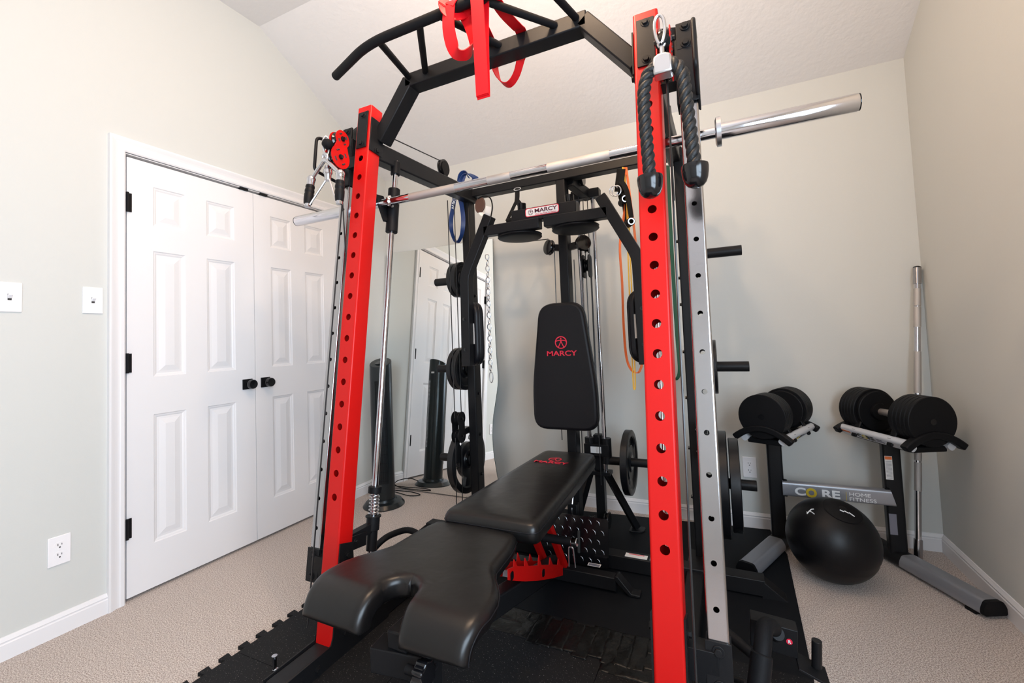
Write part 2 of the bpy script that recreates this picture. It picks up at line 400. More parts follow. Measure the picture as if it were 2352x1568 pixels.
# ================================================================ FLOOR MATS
def tooth_edge(a, b, out, n, d=.030):
    """dovetail edge points from a to b; out = outward unit vector"""
    a, b, out = V((*a, 0)), V((*b, 0)), V((*out, 0)); t = (b-a); L = t.length; t.normalize(); pts = []; p = L/n
    pts.append((a.x, a.y))
    for k in range(n):
        s0 = k*p
        for (u, h) in ((.04, 0), (.30, 0), (.22, 1), (.72, 1), (.64, 0)):
            q = a+t*(s0+u*p)+out*(h*d); pts.append((q.x, q.y))
    pts.append((b.x, b.y)); return pts
tile_group = 'interlocking rubber tiles under the front of the gym machine'
def tile(x0, x1, y0, y1, label, teeth):
    """teeth: sides that carry dovetails"""
    poly = []
    nx = max(3, round((x1-x0)/.072)); ny = max(3, round((y1-y0)/.072))
    poly += tooth_edge((x0, y1), (x0, y0), (-1, 0), ny) if 'L' in teeth else [(x0, y1), (x0, y0)]
    poly += [(x1, y0)] if poly[-1] != (x1, y0) else []
    poly += [(x1, y1)]
    o = MB().prism(poly, (0, 0, .0), (1, 0, 0), (0, 1, 0), .012).build('rubber_floor_tile', 'rubber', smooth=False)
    tag(o, label, 'floor tile'); return o
tile(-1.665, -1.052, 1.075, 1.70, 'speckled rubber tile with toothed left edge under left red upright', 'L')
tile(-1.665, -1.052, .445, 1.073, 'speckled rubber tile with toothed edge at the bottom left of the photo', 'L')
tile(-1.050, -.432, 1.075, 1.70, 'speckled rubber tile under the rear half of the weight bench', '')
tile(-1.050, -.432, .445, 1.073, 'speckled rubber tile under the front foot of the weight bench', '')
tile(-.430, .198, 1.075, 1.70, 'speckled rubber tile under the right red upright', '')
tile(-.430, .198, .445, 1.073, 'speckled rubber tile at the bottom edge right of the bench', '')
tag(MB().prism([(-1.28, 1.702), (.200, 1.702), (.228, 2.58), (.178, 2.86), (-1.28, 2.74)], (0, 0, 0), (1, 0, 0), (0, 1, 0), .010).build('rubber_mat', 'mat', smooth=False),
    'smooth black rubber mat under the rear of the gym machine by the back wall', 'floor mat')
# tape patch over the seam: overlapping wrinkled strips
def strip(cx, cy, L, W, ang, z, seed, m='tape'):
    rr = random.Random(seed); b = MB(); nx, ny = 40, 10; c, s_ = math.cos(ang), math.sin(ang)
    ph = [rr.uniform(0, 6) for _ in range(6)]
    vs = []
    for lay in (0, 1):
        for i in range(nx+1):
            for j in range(ny+1):
                u = (i/nx-.5)*L; v = (j/ny-.5)*W
                h = .0012*(math.sin(u*31+ph[0]+v*40)+math.sin(u*67+ph[1]-v*70)*.7+math.sin(v*90+u*18+ph[2])*.6)+.0032
                h = max(h, .0004) if lay else 0
                if j in (0, ny) or i in (0, nx): h = .0006 if lay else 0
                vs.append((cx+u*c-v*s_, cy+u*s_+v*c, z+h))
    q = (nx+1)*(ny+1)
    fs = []
    for i in range(nx):
        for j in range(ny):
            a = i*(ny+1)+j; fs += [(a, a+ny+1, a+ny+2, a+1), (q+a, q+a+1, q+a+ny+2, q+a+ny+1)]
    for i in range(nx):
        for j in (0, ny): a = i*(ny+1)+j; fs.append((a, a+ny+1, q+a+ny+1, q+a))
    for j in range(ny):
        for i in (0, nx): a = i*(ny+1)+j; fs.append((a, a+1, q+a+1, q+a))
    b.add(vs, fs); return b.build('tape_strip', m, angle=80)
tape_t = thing('tape_patch', 'wrinkled black tape strips stuck over the mat seam behind the bench', 'tape', (-.62, 1.62, .012))
k = 0
for (x, y, L, W, a, z) in [(-.86, 1.655, .34, .085, -.05, .0125), (-.84, 1.575, .30, .075, .04, .0125), (-.30, 1.66, .40, .075, -.03, .0125), (-.30, 1.585, .38, .08, .02, .0125), (-.26, 1.515, .34, .07, -.02, .0125)]:
    k += 1; s_ = strip(x, y, L, W, a, z, k); attach(s_, tape_t)
for i in range(10):
    s_ = strip(-.735+i*.046, 1.612-.006*(i % 3), .155+.02*(i % 2), .056, 1.57+.06*math.sin(i*2.1), .0137+.00015*i, 50+i, 'tape'); attach(s_, tape_t)

# ================================================================ CAGE GYM MACHINE
XC = -.746; SL = .1325; A0 = 1.15
yf = lambda z: A0+SL*z                      # front face of the leaning uprights
LN = V((0, SL, 1)).normalized(); NF = V((0, -1, SL)).normalized()   # lean direction, outward normal of the front face
gm = thing('smith_machine', 'red and black cage smith machine with chrome rails and cable pulleys', 'gym machine', (XC, 1.7, .012))
UW, UD = .0762, .071
ZT = 2.135
holesZ = [1.480+.0838*k for k in range(-11, 6)]
def lp(x, z, back=0):                       # point on the front plane, moved back along the tube depth
    return V((x, yf(z), z))-NF*back
def leaning_tube(xc, z0, z1, W, D, off, holes, hr, rad, th=.003):
    """hollow rectangular tube, front face off behind the upright front plane"""
    b = MB(); L = lambda z: (z)/LN.z
    o = V((xc, A0, 0))-NF*off
    hl = [L(z) for z in holes]; w_ = W-2*rad
    b.holeplate(o-NF*th, LN, (1, 0, 0), L(z0), L(z1), w_, hl, hr, -th)          # front wall
    b.holeplate(o-NF*D, LN, (1, 0, 0), L(z0), L(z1), w_, hl, hr, th)
    # sides with rounded corners, as C profiles
    for sx in (-1, 1):
        pr_ = []
        for k in range(7):
            t = math.pi/2*k/6; pr_.append((W/2-rad+rad*math.sin(t), rad-rad*math.cos(t)))
        for k in range(7):
            t = math.pi/2*k/6; pr_.append((W/2-rad+rad*math.cos(t), D-rad+rad*math.sin(t)))
        inn = [(W/2-rad, D-th), (W/2-th, D-rad), (W/2-th, rad), (W/2-rad, th)]
        poly = pr_+inn; n = len(poly); vs = []
        for l in (L(z0), L(z1)):
            for (x, d) in poly: vs.append(o+V((sx*x, 0, 0))-NF*d+LN*l)
        b.add(vs, [(k, (k+1) % n, n+(k+1) % n, n+k) for k in range(n)])
    return b
for sx in (-1, 1):
    xc = XC+sx*.582
    up = leaning_tube(xc, .055, ZT, UW, UD, 0, holesZ, .0128, .007).build('upright', 'red', gm, angle=30)
    up['label'] = 'red perforated upright'
    cp = MB(); o = lp(xc, ZT-.004); cp.box(o-NF*(UD/2), (UW-.006, UD-.006, .006), Matrix((V((1, 0, 0)), -NF, LN)).transposed()); cp.build('end_cap', 'red', up)
    # bolted front plate
    fp = MB(); R = Matrix((V((1, 0, 0)), -NF, LN)).transposed(); zc_ = 2.026
    fp.box(lp(xc, zc_)+NF*.003, (.054, .005, .165), R); bolt(fp, lp(xc, zc_+.066)+NF*.005, NF, .0095); bolt(fp, lp(xc, zc_-.062)+NF*.005, NF, .0095)
    fp.build('front_plate', 'black', up, bevel=.0012)
    # chrome slide rail
    xr = XC+sx*.695
    rail = leaning_tube(xr, .34, 1.83, .051, .049, .033, [.429+.1062*k for k in range(0, 14)], .0072, .006).build('slide_rail', 'chrome_worn', gm, angle=30)
    rail['label'] = 'chrome perforated slide rail'
    bk = MB(); bk.box(lp(xr, .305)+NF*(-.06), (.058, .05, .10), R); bk.box(lp(xr, .300)+NF*(-.030), (.060, .006, .118), R)
    bk.beam(lp(xr, .30, .05), lp(xc, .30, .05), .05, .08)
    bolt(bk, lp(xr, .338)+NF*(-.026), NF, .010); bolt(bk, lp(xr, .262)+NF*(-.026), NF, .010)
    bk.build('rail_bracket', 'black', gm, bevel=.002)
    # top bracket joining rail and upright
    tb = MB(); tb.box(lp(xr, 2.0, .075), (.060, .05, .17), R); tb.beam(lp(xr, 2.045, .075), lp(xc+sx*.03, 2.045, .05), .05, .075)
    tb.box(lp(xr, 1.845, .07), (.058, .06, .05), R)
    tb.build('top_bracket', 'black', gm, bevel=.002)
    # gusset plates round the foot
    for s2 in (-1, 1):
        xg = xc+s2*(UW/2+.0025)
        g = MB(); poly = [(.965, .012), (.985, .012), (1.45, .012), (1.45, .060), (1.275, .180), (1.268, .385), (1.2085, .402), (1.168, .100), (1.158, .076), (.965, .072)]
        g.prism(poly, (xg-.0025, 0, 0), (0, 1, 0), (0, 0, 1), .005)
        for (y, z) in ((1.222, .085), (1.292, .045), (1.10, .035), (1.03, .035), (1.240, .35)):
            bolt(g, (xg+s2*.0025, y, z), (s2, 0, 0), .009)
        g.build('gusset_plate', 'black', gm)
    # side base tube, top side beam, rear post
    b = MB(); b.beam((xc, .965, .041), (xc, 2.35, .041), .070, .056); b.build('base_tube', 'black', gm, bevel=.005)
    b = MB(); b.beam((xc, 1.452, 1.952), (xc, 2.345, 1.985), .060, .080); b.build('top_side_beam', 'black', gm, bevel=.006)
    xb = XC+sx*.605
    b = MB(); b.box((xb, 2.318, 1.02), (.054, .074, 1.98)); post = b.build('rear_post', 'black', gm, bevel=.006)
    for z in (.33, .56, .80, 1.02, 1.25, 1.38, 1.56):
        q = MB(); bolt(q, (xb-sx*.027, 2.318, z), (-sx, 0, 0), .008); q.build('bolt', 'black_gloss', post)
    # weight storage pegs
    for z in (1.484, .948, .410):
        b = MB(); b.tube((xb+sx*.025, 2.31, z), (xb+sx*.245, 2.31, z), .0235, 28); b.lathe([(.034, 0), (.034, .006), (0, .006)], (xb+sx*.027, 2.31, z), (sx, 0, 0)); b.build('storage_peg', 'black', gm, bevel=.0015)
    # smith guide rod with collars and bottom spring
    xg = XC+sx*.562; Y0 = A0+.196
    rp = lambda z: V((xg, Y0+SL*z, z))
    b = MB(); b.tube(rp(.055), rp(1.95), .0125, 24); b.build('guide_rod', 'chrome', gm)
    MB().tube(rp(1.885), rp(1.945), .021, 24).build('rod_collar', 'black_matte', gm, bevel=.002); MB().tube(rp(.515), rp(.54), .027, 24).build('rod_collar', 'black_matte', gm, bevel=.002)
    sp = MB(); pts = []
    for k in range(6*14+1):
        t = k/14; z = .432+.078*t/6; c = rp(z); pts.append(c+V((math.cos(t*2*math.pi), math.sin(t*2*math.pi), 0))*.0185)
    sp.pipe(pts, .0026, 8); sp.build('spring', 'steel', gm)
    b = MB(); b.tube(rp(.424), rp(.430), .031, 24); b.tube(rp(.375), rp(.424), .026, 24); b.tube(rp(.30), rp(.376), .0205, 24)
    b.beam(rp(.39), lp(xc, .39, UD), .03, .035); b.box(lp(xc-sx*.035, .385, .10), (.004, .09, .05), R)
    bolt(b, lp(xc-sx*.037, .39, .085), (-sx, 0, 0), .006)
    b.build('bottom_stop', 'black', gm, bevel=.002)
# pull-up bar assembly
zb, yb_ = 2.205, 1.492
b = MB(); b.beam((XC-.388, yb_, zb), (XC+.388, yb_, zb), .070, .056); b.build('pull_up_beam', 'black', gm, bevel=.005)
for sx in (-1, 1):
    b = MB(); b.beam((XC+sx*.376, yb_, zb+.006), (XC+sx*.548, yb_, 2.005), .070, .056, (0, 1, 0)) if False else b.beam((XC+sx*.372, yb_, zb+.004), (XC+sx*.546, yb_, 1.995), .070, .056, (sx, 0, 1))
    b.build('diagonal_beam', 'black', gm, bevel=.005)
    b = MB(); b.box(lp(XC+sx*.5405, 2.005, .040), (.005, .076, .150), Matrix((V((1, 0, 0)), -NF, LN)).transposed()); bolt(b, lp(XC+sx*.538, 1.945, .045), (-sx, 0, 0), .010)
    b.build('flange_plate', 'black', gm, bevel=.002)
yg, zg = 1.206, 2.200
grip_pts = bend([(XC-.600, 1.292, 2.200), (XC-.352, yg, zg), (XC+.352, yg, zg), (XC+.600, 1.292, 2.200)], .09, 10)
b = MB(); b.pipe(grip_pts, .0165, 20); b.build('front_grip_bar', 'grip', gm)
for sx in (-1, 1):
    for (xa, xb2) in ((.363, .292), (.290, .095+.02), (.062, .085)):
        pass
for (xbm, xfr) in ((-1.109, -1.050), (-1.028, -.868), (-.690, -.790), (-.470, -.640), (-.394, -.442)):
    b = MB(); b.tube((xbm, 1.460, 2.214), (xfr, yg, zg), .0125, 20); b.build('grip_handle', 'grip', gm)
# rear top cross beam, base beam
b = MB(); b.beam((XC-.62, 2.312, 1.992), (XC+.62, 2.312, 1.992), .066, .048); b.build('rear_top_beam', 'black', gm, bevel=.005)
b = MB(); b.beam((XC-.85, 2.165, .048), (XC+.85, 2.165, .048), .070, .064)
for sx in (-1, 1): b.prism([(0, .075), (.082, .012), (.082, .006), (-.01, .006), (-.01, .08)], (XC+sx*.845, 2.130, 0) if sx > 0 else (XC+sx*.845, 2.200, 0), (sx, 0, 0), (0, 0, 1), -.070)
b.build('rear_base_beam', 'black', gm, bevel=.003)
b = MB(); b.box((-.419, 2.158, .0806), (.10, .036, .0012)); lb = b.build('warning_label', 'sticker', gm); lb['label'] = 'white warning label with red heading'
b = MB(); b.box((-.419, 2.169, .0815), (.07, .006, .0006)); b.build('heading', 'print_red', lb)
b = MB(); b.box((-.335, 2.158, .0806), (.045, .036, .0012)); b.build('warning_label', 'print_grey', gm)
# central column, pads, weight carriage
b = MB(); b.box((XC-.003, 2.318, 1.47), (.052, .07, 1.04)); b.box((XC-.003, 2.318, .53), (.052, .07, .96)); b.build('center_column', 'black', gm, bevel=.005)
bp = rpoly([(-.118, .655), (.118, .655), (.172, .22), (.172, 0), (-.172, 0), (-.172, .22)][::-1], [.07, .07, .07, .05, .05, .05][::1] if False else .075)
pad = MB().prism(bp, (XC-.006, 2.252, .637), (1, 0, 0), (0, 0, 1), .062).build('back_pad', 'vinyl_fine', gm, bevel=.016, seg=4)
pad['label'] = 'black upholstered back pad with red lettering'
text('lettering', 'MARCY', (XC-.006, 2.1888, 1.030), (1, 0, 0), (0, 0, 1), .036, 'print_red', pad, sx=1.35, bold=.0006)
def figure_logo(name, o, ex, ey, r, m, parent):
    """a standing figure with raised arms in a ring"""
    o, ex, ey = V(o), V(ex).normalized(), V(ey).normalized(); nz = ex.cross(ey); b = MB(); lw = r*.09
    b.pipe([o+(ex*math.cos(t*math.pi/16)+ey*math.sin(t*math.pi/16))*r for t in range(32)], lw, 8, closed=True)
    for (p, q) in (((0, .42), (-.75, .30)), ((0, .42), (.75, .30)), ((0, .42), (-.10, -.05)), ((0, .42), (.10, -.05)), ((-.09, 0), (-.50, -.82)), ((.09, 0), (.50, -.82)), ((-.75, .30), (-.95, .15)), ((.75, .30), (.95, .15))):
        b.tube(o+(ex*p[0]+ey*p[1])*r, o+(ex*q[0]+ey*q[1])*r, lw*.9, 8)
    b.lathe([(0, 0), (r*.14, 0), (r*.14, lw), (0, lw)], o+ey*r*.66, nz, 12)
    for i, v in enumerate(b.v): v = V(v); d = (v-o).dot(nz); b.v[i] = tuple(v-nz*(d*.9))
    return b.build(name, m, parent)
figure_logo('emblem', (XC-.006, 2.1885, 1.087), (1, 0, 0), (0, 0, 1), .030, 'print_red', pad)
b = MB(); b.pipe([(XC-.006+x*1.003, 2.222, .637+.3275+(z-.3275)*1.003) for x, z in bp], .0022, 6, closed=True); b.build('piping', 'vinyl', pad)
b = MB(); b.box((XC-.003, 2.27, .96), (.05, .03, .35)); b.build('pad_bracket', 'black', gm)
# butterfly head, arms and pads
b = MB(); b.box((XC-.006, 2.028, 1.722), (.335, .056, .066)); b.build('butterfly_head', 'black', gm, bevel=.004)
b = MB(); b.beam((XC+.02, 2.05, 1.725), (XC, 2.30, 1.735), .05, .06); b.build('head_arm', 'black', gm, bevel=.004)
sg = MB().prism(rpoly([(-.087, -.021), (.087, -.021), (.087, .021), (-.087, .021)], .013), (XC-.007, 1.9985, 1.730), (1, 0, 0), (0, 0, 1), .0008).build('badge', 'print_red', gm)
MB().prism(rpoly([(-.084, -.018), (.084, -.018), (.084, .018), (-.084, .018)], .011), (XC-.007, 1.9978, 1.730), (1, 0, 0), (0, 0, 1), .0008).build('badge_face', 'sticker', sg)
text('lettering', 'MARCY', (XC+.012, 1.9966, 1.733), (1, 0, 0), (0, 0, 1), .026, 'print_dark', sg, sx=1.32, bold=.0006)
text('small_lettering', 'When You Think You Service'[:0]+'When You Finally Get Serious', (XC+.012, 1.9966, 1.7165), (1, 0, 0), (0, 0, 1), .0085, 'print_red', sg, sx=1.05)
figure_logo('emblem', (XC-.066, 1.9966, 1.730), (1, 0, 0), (0, 0, 1), .0125, 'print_dark', sg)
for sx in (-1, 1):
    px = XC+sx*.125
    b = MB(); b.tube((px, 2.028, 1.640), (px, 2.028, 1.79), .017, 24)
    for k in range(14):
        t = 2*math.pi*k/14; b.box((px+.018*math.cos(t), 2.028+.018*math.sin(t), 1.775), (.006, .006, .03), Matrix.Rotation(t, 3, 'Z'))
    b.build('pivot_knob', 'black_gloss', gm)
    # cam disc under the arm
    b = MB(); b.lathe([(.02, 0), (.088, .002), (.108, .006), (.112, .010), (.106, .014), (.106, .018), (.112, .022), (.10, .026), (0, .026)], (px+sx*.02, 2.035, 1.6135), (0, 0, 1), 40)
    b.build('cam_disc', 'black_matte', gm)
    b = MB(); b.beam((XC+sx*.012, 1.985, 1.665), (XC+sx*.315, 1.985, 1.665), .050, .050); b.build('arm_beam', 'black', gm, bevel=.004)
    b = MB(); top = V((XC+sx*.285, 1.985, 1.742)); kn = V((XC+sx*.435, 1.985, 1.452)); bot = V((XC+sx*.443, 1.985, .985))
    up_ = (0, 1, 0); x_, w_ = None, .05
    # bent square tube as one prism in the XZ plane
    def offs(p, q, s): d = (q-p).normalized(); n_ = V((d.z, 0, -d.x)); return p+n_*s, q+n_*s
    L = []
    for s in (-.025, .025):
        a1, a2 = offs(top, kn, s); c1, c2 = offs(kn, bot, s)
        d1, d2 = (a2-a1), (c2-c1); den = d1.x*d2.z-d1.z*d2.x; t = ((c1.x-a1.x)*d2.z-(c1.z-a1.z)*d2.x)/den; X = a1+d1*t
        k1 = X+(a1-X).normalized()*.03; k2 = X+(c2-X).normalized()*.03
        L.append([a1, k1, X*.5+(k1+k2)*.25, k2, c2])
    poly = [(p.x, p.z) for p in L[0]]+[(p.x, p.z) for p in L[1][::-1]]
    b.prism(poly, (0, 2.010, 0), (1, 0, 0), (0, 0, 1), .050); arm = b.build('butterfly_arm', 'black', gm, bevel=.003)
    b = MB(); bolt(b, (bot.x, 1.96, 1.225), (0, -1, 0), .006, .004); bolt(b, (bot.x, 1.96, 1.07), (0, -1, 0), .006, .004); b.build('bolts', 'black_gloss', arm)
    # forearm pad, turned to face inwards
    R = Matrix.Rotation(sx*.62, 3, 'Z'); ex = R @ V((1, 0, 0)); pc = V((XC+sx*.448, 2.056, 1.150))
    pp = rpoly([(-.086, -.166), (.086, -.166), (.086, .166), (-.086, .166)], .078, 8)
    fp = MB().prism(pp, pc-(ex.cross(V((0, 0, 1))))*.027, ex, (0, 0, 1), .054).build('forearm_pad', 'vinyl_fine', gm, bevel=.014, seg=4)
    nn = ex.cross(V((0, 0, 1)))
    MB().pipe([pc+ex*x*1.004+V((0, 0, z*1.004)) for x, z in pp], .002, 6, closed=True).build('piping', 'vinyl', fp)
    b = MB(); o_ = pc+nn*.0275+ex*(sx*-.062)
    b.box(o_+V((0, 0, .0)), (.026, .001, .105), Matrix((ex, nn, V((0, 0, 1)))).transposed()); lb = b.build('care_label', 'sticker', fp); lb['label'] = 'white care label'
    # guide pulleys behind the arms
    ph = V((XC+(-.10 if sx < 0 else .095), 2.335, 1.618)); ax = V((.75*sx, -1, .1))
    b = MB(); b.lathe([(.012, -.018), (.040, -.014), (.043, -.009), (.036, -.003), (.036, .003), (.043, .009), (.040, .014), (.012, .018), (0, .018)], ph, ax, 32); b.build('guide_pulley', 'black_gloss', gm)
    b = MB(); b.beam(ph, (XC, 2.33, 1.6), .03, .035); b.build('pulley_arm', 'black', gm, bevel=.002)
    b = MB(); b.pipe([ph+V((0, -.01, .045)), (XC+sx*.16, 2.12, 1.618)], .0026, 8); b.pipe([ph+V((sx*-.03, 0, 0)), (ph.x-sx*.02, 2.345, 1.0), (ph.x-sx*.02, 2.35, .55)], .0026, 8)
    b.build('cable', 'cable', gm)
# tower behind the column: chrome weight rods, top bracket, pulleys, carriage and splayed foot
for (x, nm) in ((-.714, 0), (-.628, 1)):
    b = MB(); b.tube((x, 2.50, .34), (x, 2.50, 1.93), .0125, 20); b.build('weight_rod', 'chrome', gm)
b = MB(); b.beam((-.71, 2.33, 1.965), (-.655, 2.52, 1.925), .05, .055); b.beam((-.75, 2.50, 1.93), (-.585, 2.50, 1.93), .06, .05); b.build('tower_bracket', 'black', gm, bevel=.004)
def pulley(c, ax, r, parent, nm='pulley', m='black_gloss', w=.012):
    b = MB(); b.lathe([(.008, -w), (r*.97, -w), (r, -w*.6), (r*.80, -w*.1), (r*.80, w*.1), (r, w*.6), (r*.97, w), (.008, w), (0, w)], c, ax, 32)
    return b.build(nm, m, parent)
def lobed(c1, c2, r1, r2, n=18):
    """outline of a two-lobed pulley plate in 2-D"""
    (x1, y1), (x2, y2) = c1, c2; L = math.hypot(x2-x1, y2-y1); a = math.atan2(y2-y1, x2-x1); out = []
    for k in range(n+1): t = a+math.radians(50)+(2*math.pi-math.radians(100))*k/n; out.append((x1+r1*math.cos(t), y1+r1*math.sin(t)))
    for k in range(n+1): t = a+math.pi+math.radians(50)+(2*math.pi-math.radians(100))*k/n; out.append((x2+r2*math.cos(t), y2+r2*math.sin(t)))
    return out
pulley((-.66, 2.40, 1.995), (1, 0, 0), .042, gm); pulley((-.655, 2.42, 1.62), (1, .2, 0), .045, gm); pulley((-.664, 2.44, 1.51), (1, .2, 0), .040, gm)
b = MB(); b.prism(rpoly([(2.40, 1.44), (2.48, 1.44), (2.48, 1.57), (2.40, 1.57)], .03), (-.683, 0, 0), (0, 1, 0), (0, 0, 1), .004)
b.prism(rpoly([(2.40, 1.44), (2.48, 1.44), (2.48, 1.57), (2.40, 1.57)], .03), (-.649, 0, 0), (0, 1, 0), (0, 0, 1), .004); b.build('pulley_block', 'black', gm)
b = MB()
for (x, y, z0, z1) in ((-.700, 2.45, .60, 1.95), (-.672, 2.44, .60, 1.9), (-.652, 2.46, .55, 1.9), (-.640, 2.43, .30, 1.55), (-.735, 2.42, .30, 1.55)): b.tube((x, y, z0), (x, y+.01, z1), .0026, 8)
b.build('cable', 'cable', gm)
b = MB(); b.beam((-.74, 2.50, .475), (-.60, 2.50, .475), .06, .065)
for x in (-.714, -.618): b.tube((x, 2.50, .40), (x, 2.50, .54), .027, 24)
b.tube((-.66, 2.50, .40), (-.19, 2.50, .40+.0), .022, 28) if False else b.tube((-.61, 2.50, .417), (-.30, 2.50, .417), .0225, 28)
b.build('weight_carriage', 'black', gm, bevel=.002)
lb = MB().box((-.672, 2.4695, .478), (.06, .001, .035)).build('carriage_label', 'sticker', gm); lb['label'] = 'white carriage label'
b = MB(); b.box((-.672, 2.54, .30), (.05, .05, .50)); b.beam((-.75, 2.51, .345), (-.60, 2.51, .345), .07, .02)
for s_ in (-1, 1): b.beam((-.672+s_*.05, 2.50, .34), (-.672+s_*.175, 2.62, .020), .035, .035)
b.prism(rpoly([(-.035, -.05), (.045, -.03), (.045, .04), (-.035, .04)], .02), (-.497, 2.61, .011), (1, 0, 0), (0, 1, 0), .006)
b.build('tower_foot', 'black', gm, bevel=.002)
pulley((-.625, 2.47, .10), (1, 0, 0), .045, gm); pulley((-.700, 2.40, .09), (1, 0, 0), .045, gm)
b = MB(); b.beam((XC, 2.20, .06), (-.69, 2.55, .06), .06, .05); b.build('center_base_tube', 'black', gm, bevel=.004)
b = MB(); b.box((-.74, 2.235, .16), (.05, .05, .20)); b.build('low_post', 'black', gm, bevel=.003)
b = MB(); b.pipe(bend([(-.74, 2.24, .30), (-.74, 2.21, .24), (-.74, 2.215, .20)], .02), .004, 8); b.build('snap_hook', 'steel', gm)
# diamond tread foot plate
tp = V((-.70, 2.075, .040)); ty = V((0, .14, 1)).normalized()
b = MB(); b.prism(rpoly([(-.175, 0), (.170, 0), (.170, .215), (-.175, .215)], .014), tp, (1, 0, 0), ty, -.004)
nz = V((1, 0, 0)).cross(ty); tpat = MB()
for i in range(9):
    for j in range(5):
        x = -.155+i*.040+(.0 if j % 2 == 0 else .02); z = .025+j*.042
        if x > .155: continue
        pts = [tp+V((1, 0, 0))*(x+.014*math.cos(a)-.010)+ty*(z+.018*math.sin(a)-.009)+nz*.0003 for a in [k*math.pi/12 for k in range(7)]]
        tpat.pipe(pts, .0008, 6)
tpp = b.build('tread_plate', 'black_gloss', gm); tpat.build('tread_pattern', 'steel', tpp)['kind'] = 'stuff'
for x in (-.80, -.60): MB().beam((x, 2.085, .05), (x, 2.16, .05), .03, .03).build('tread_bracket', 'black', gm)
b = MB(); b.prism(rpoly([(-.006, -.05), (.006, -.05), (.006, .05), (-.006, .05)], .005), tp+ty*.10+V((.03, -.006, 0)), (1, 0, 0), ty, .003); b.build('tread_slot', 'slot', tpp)

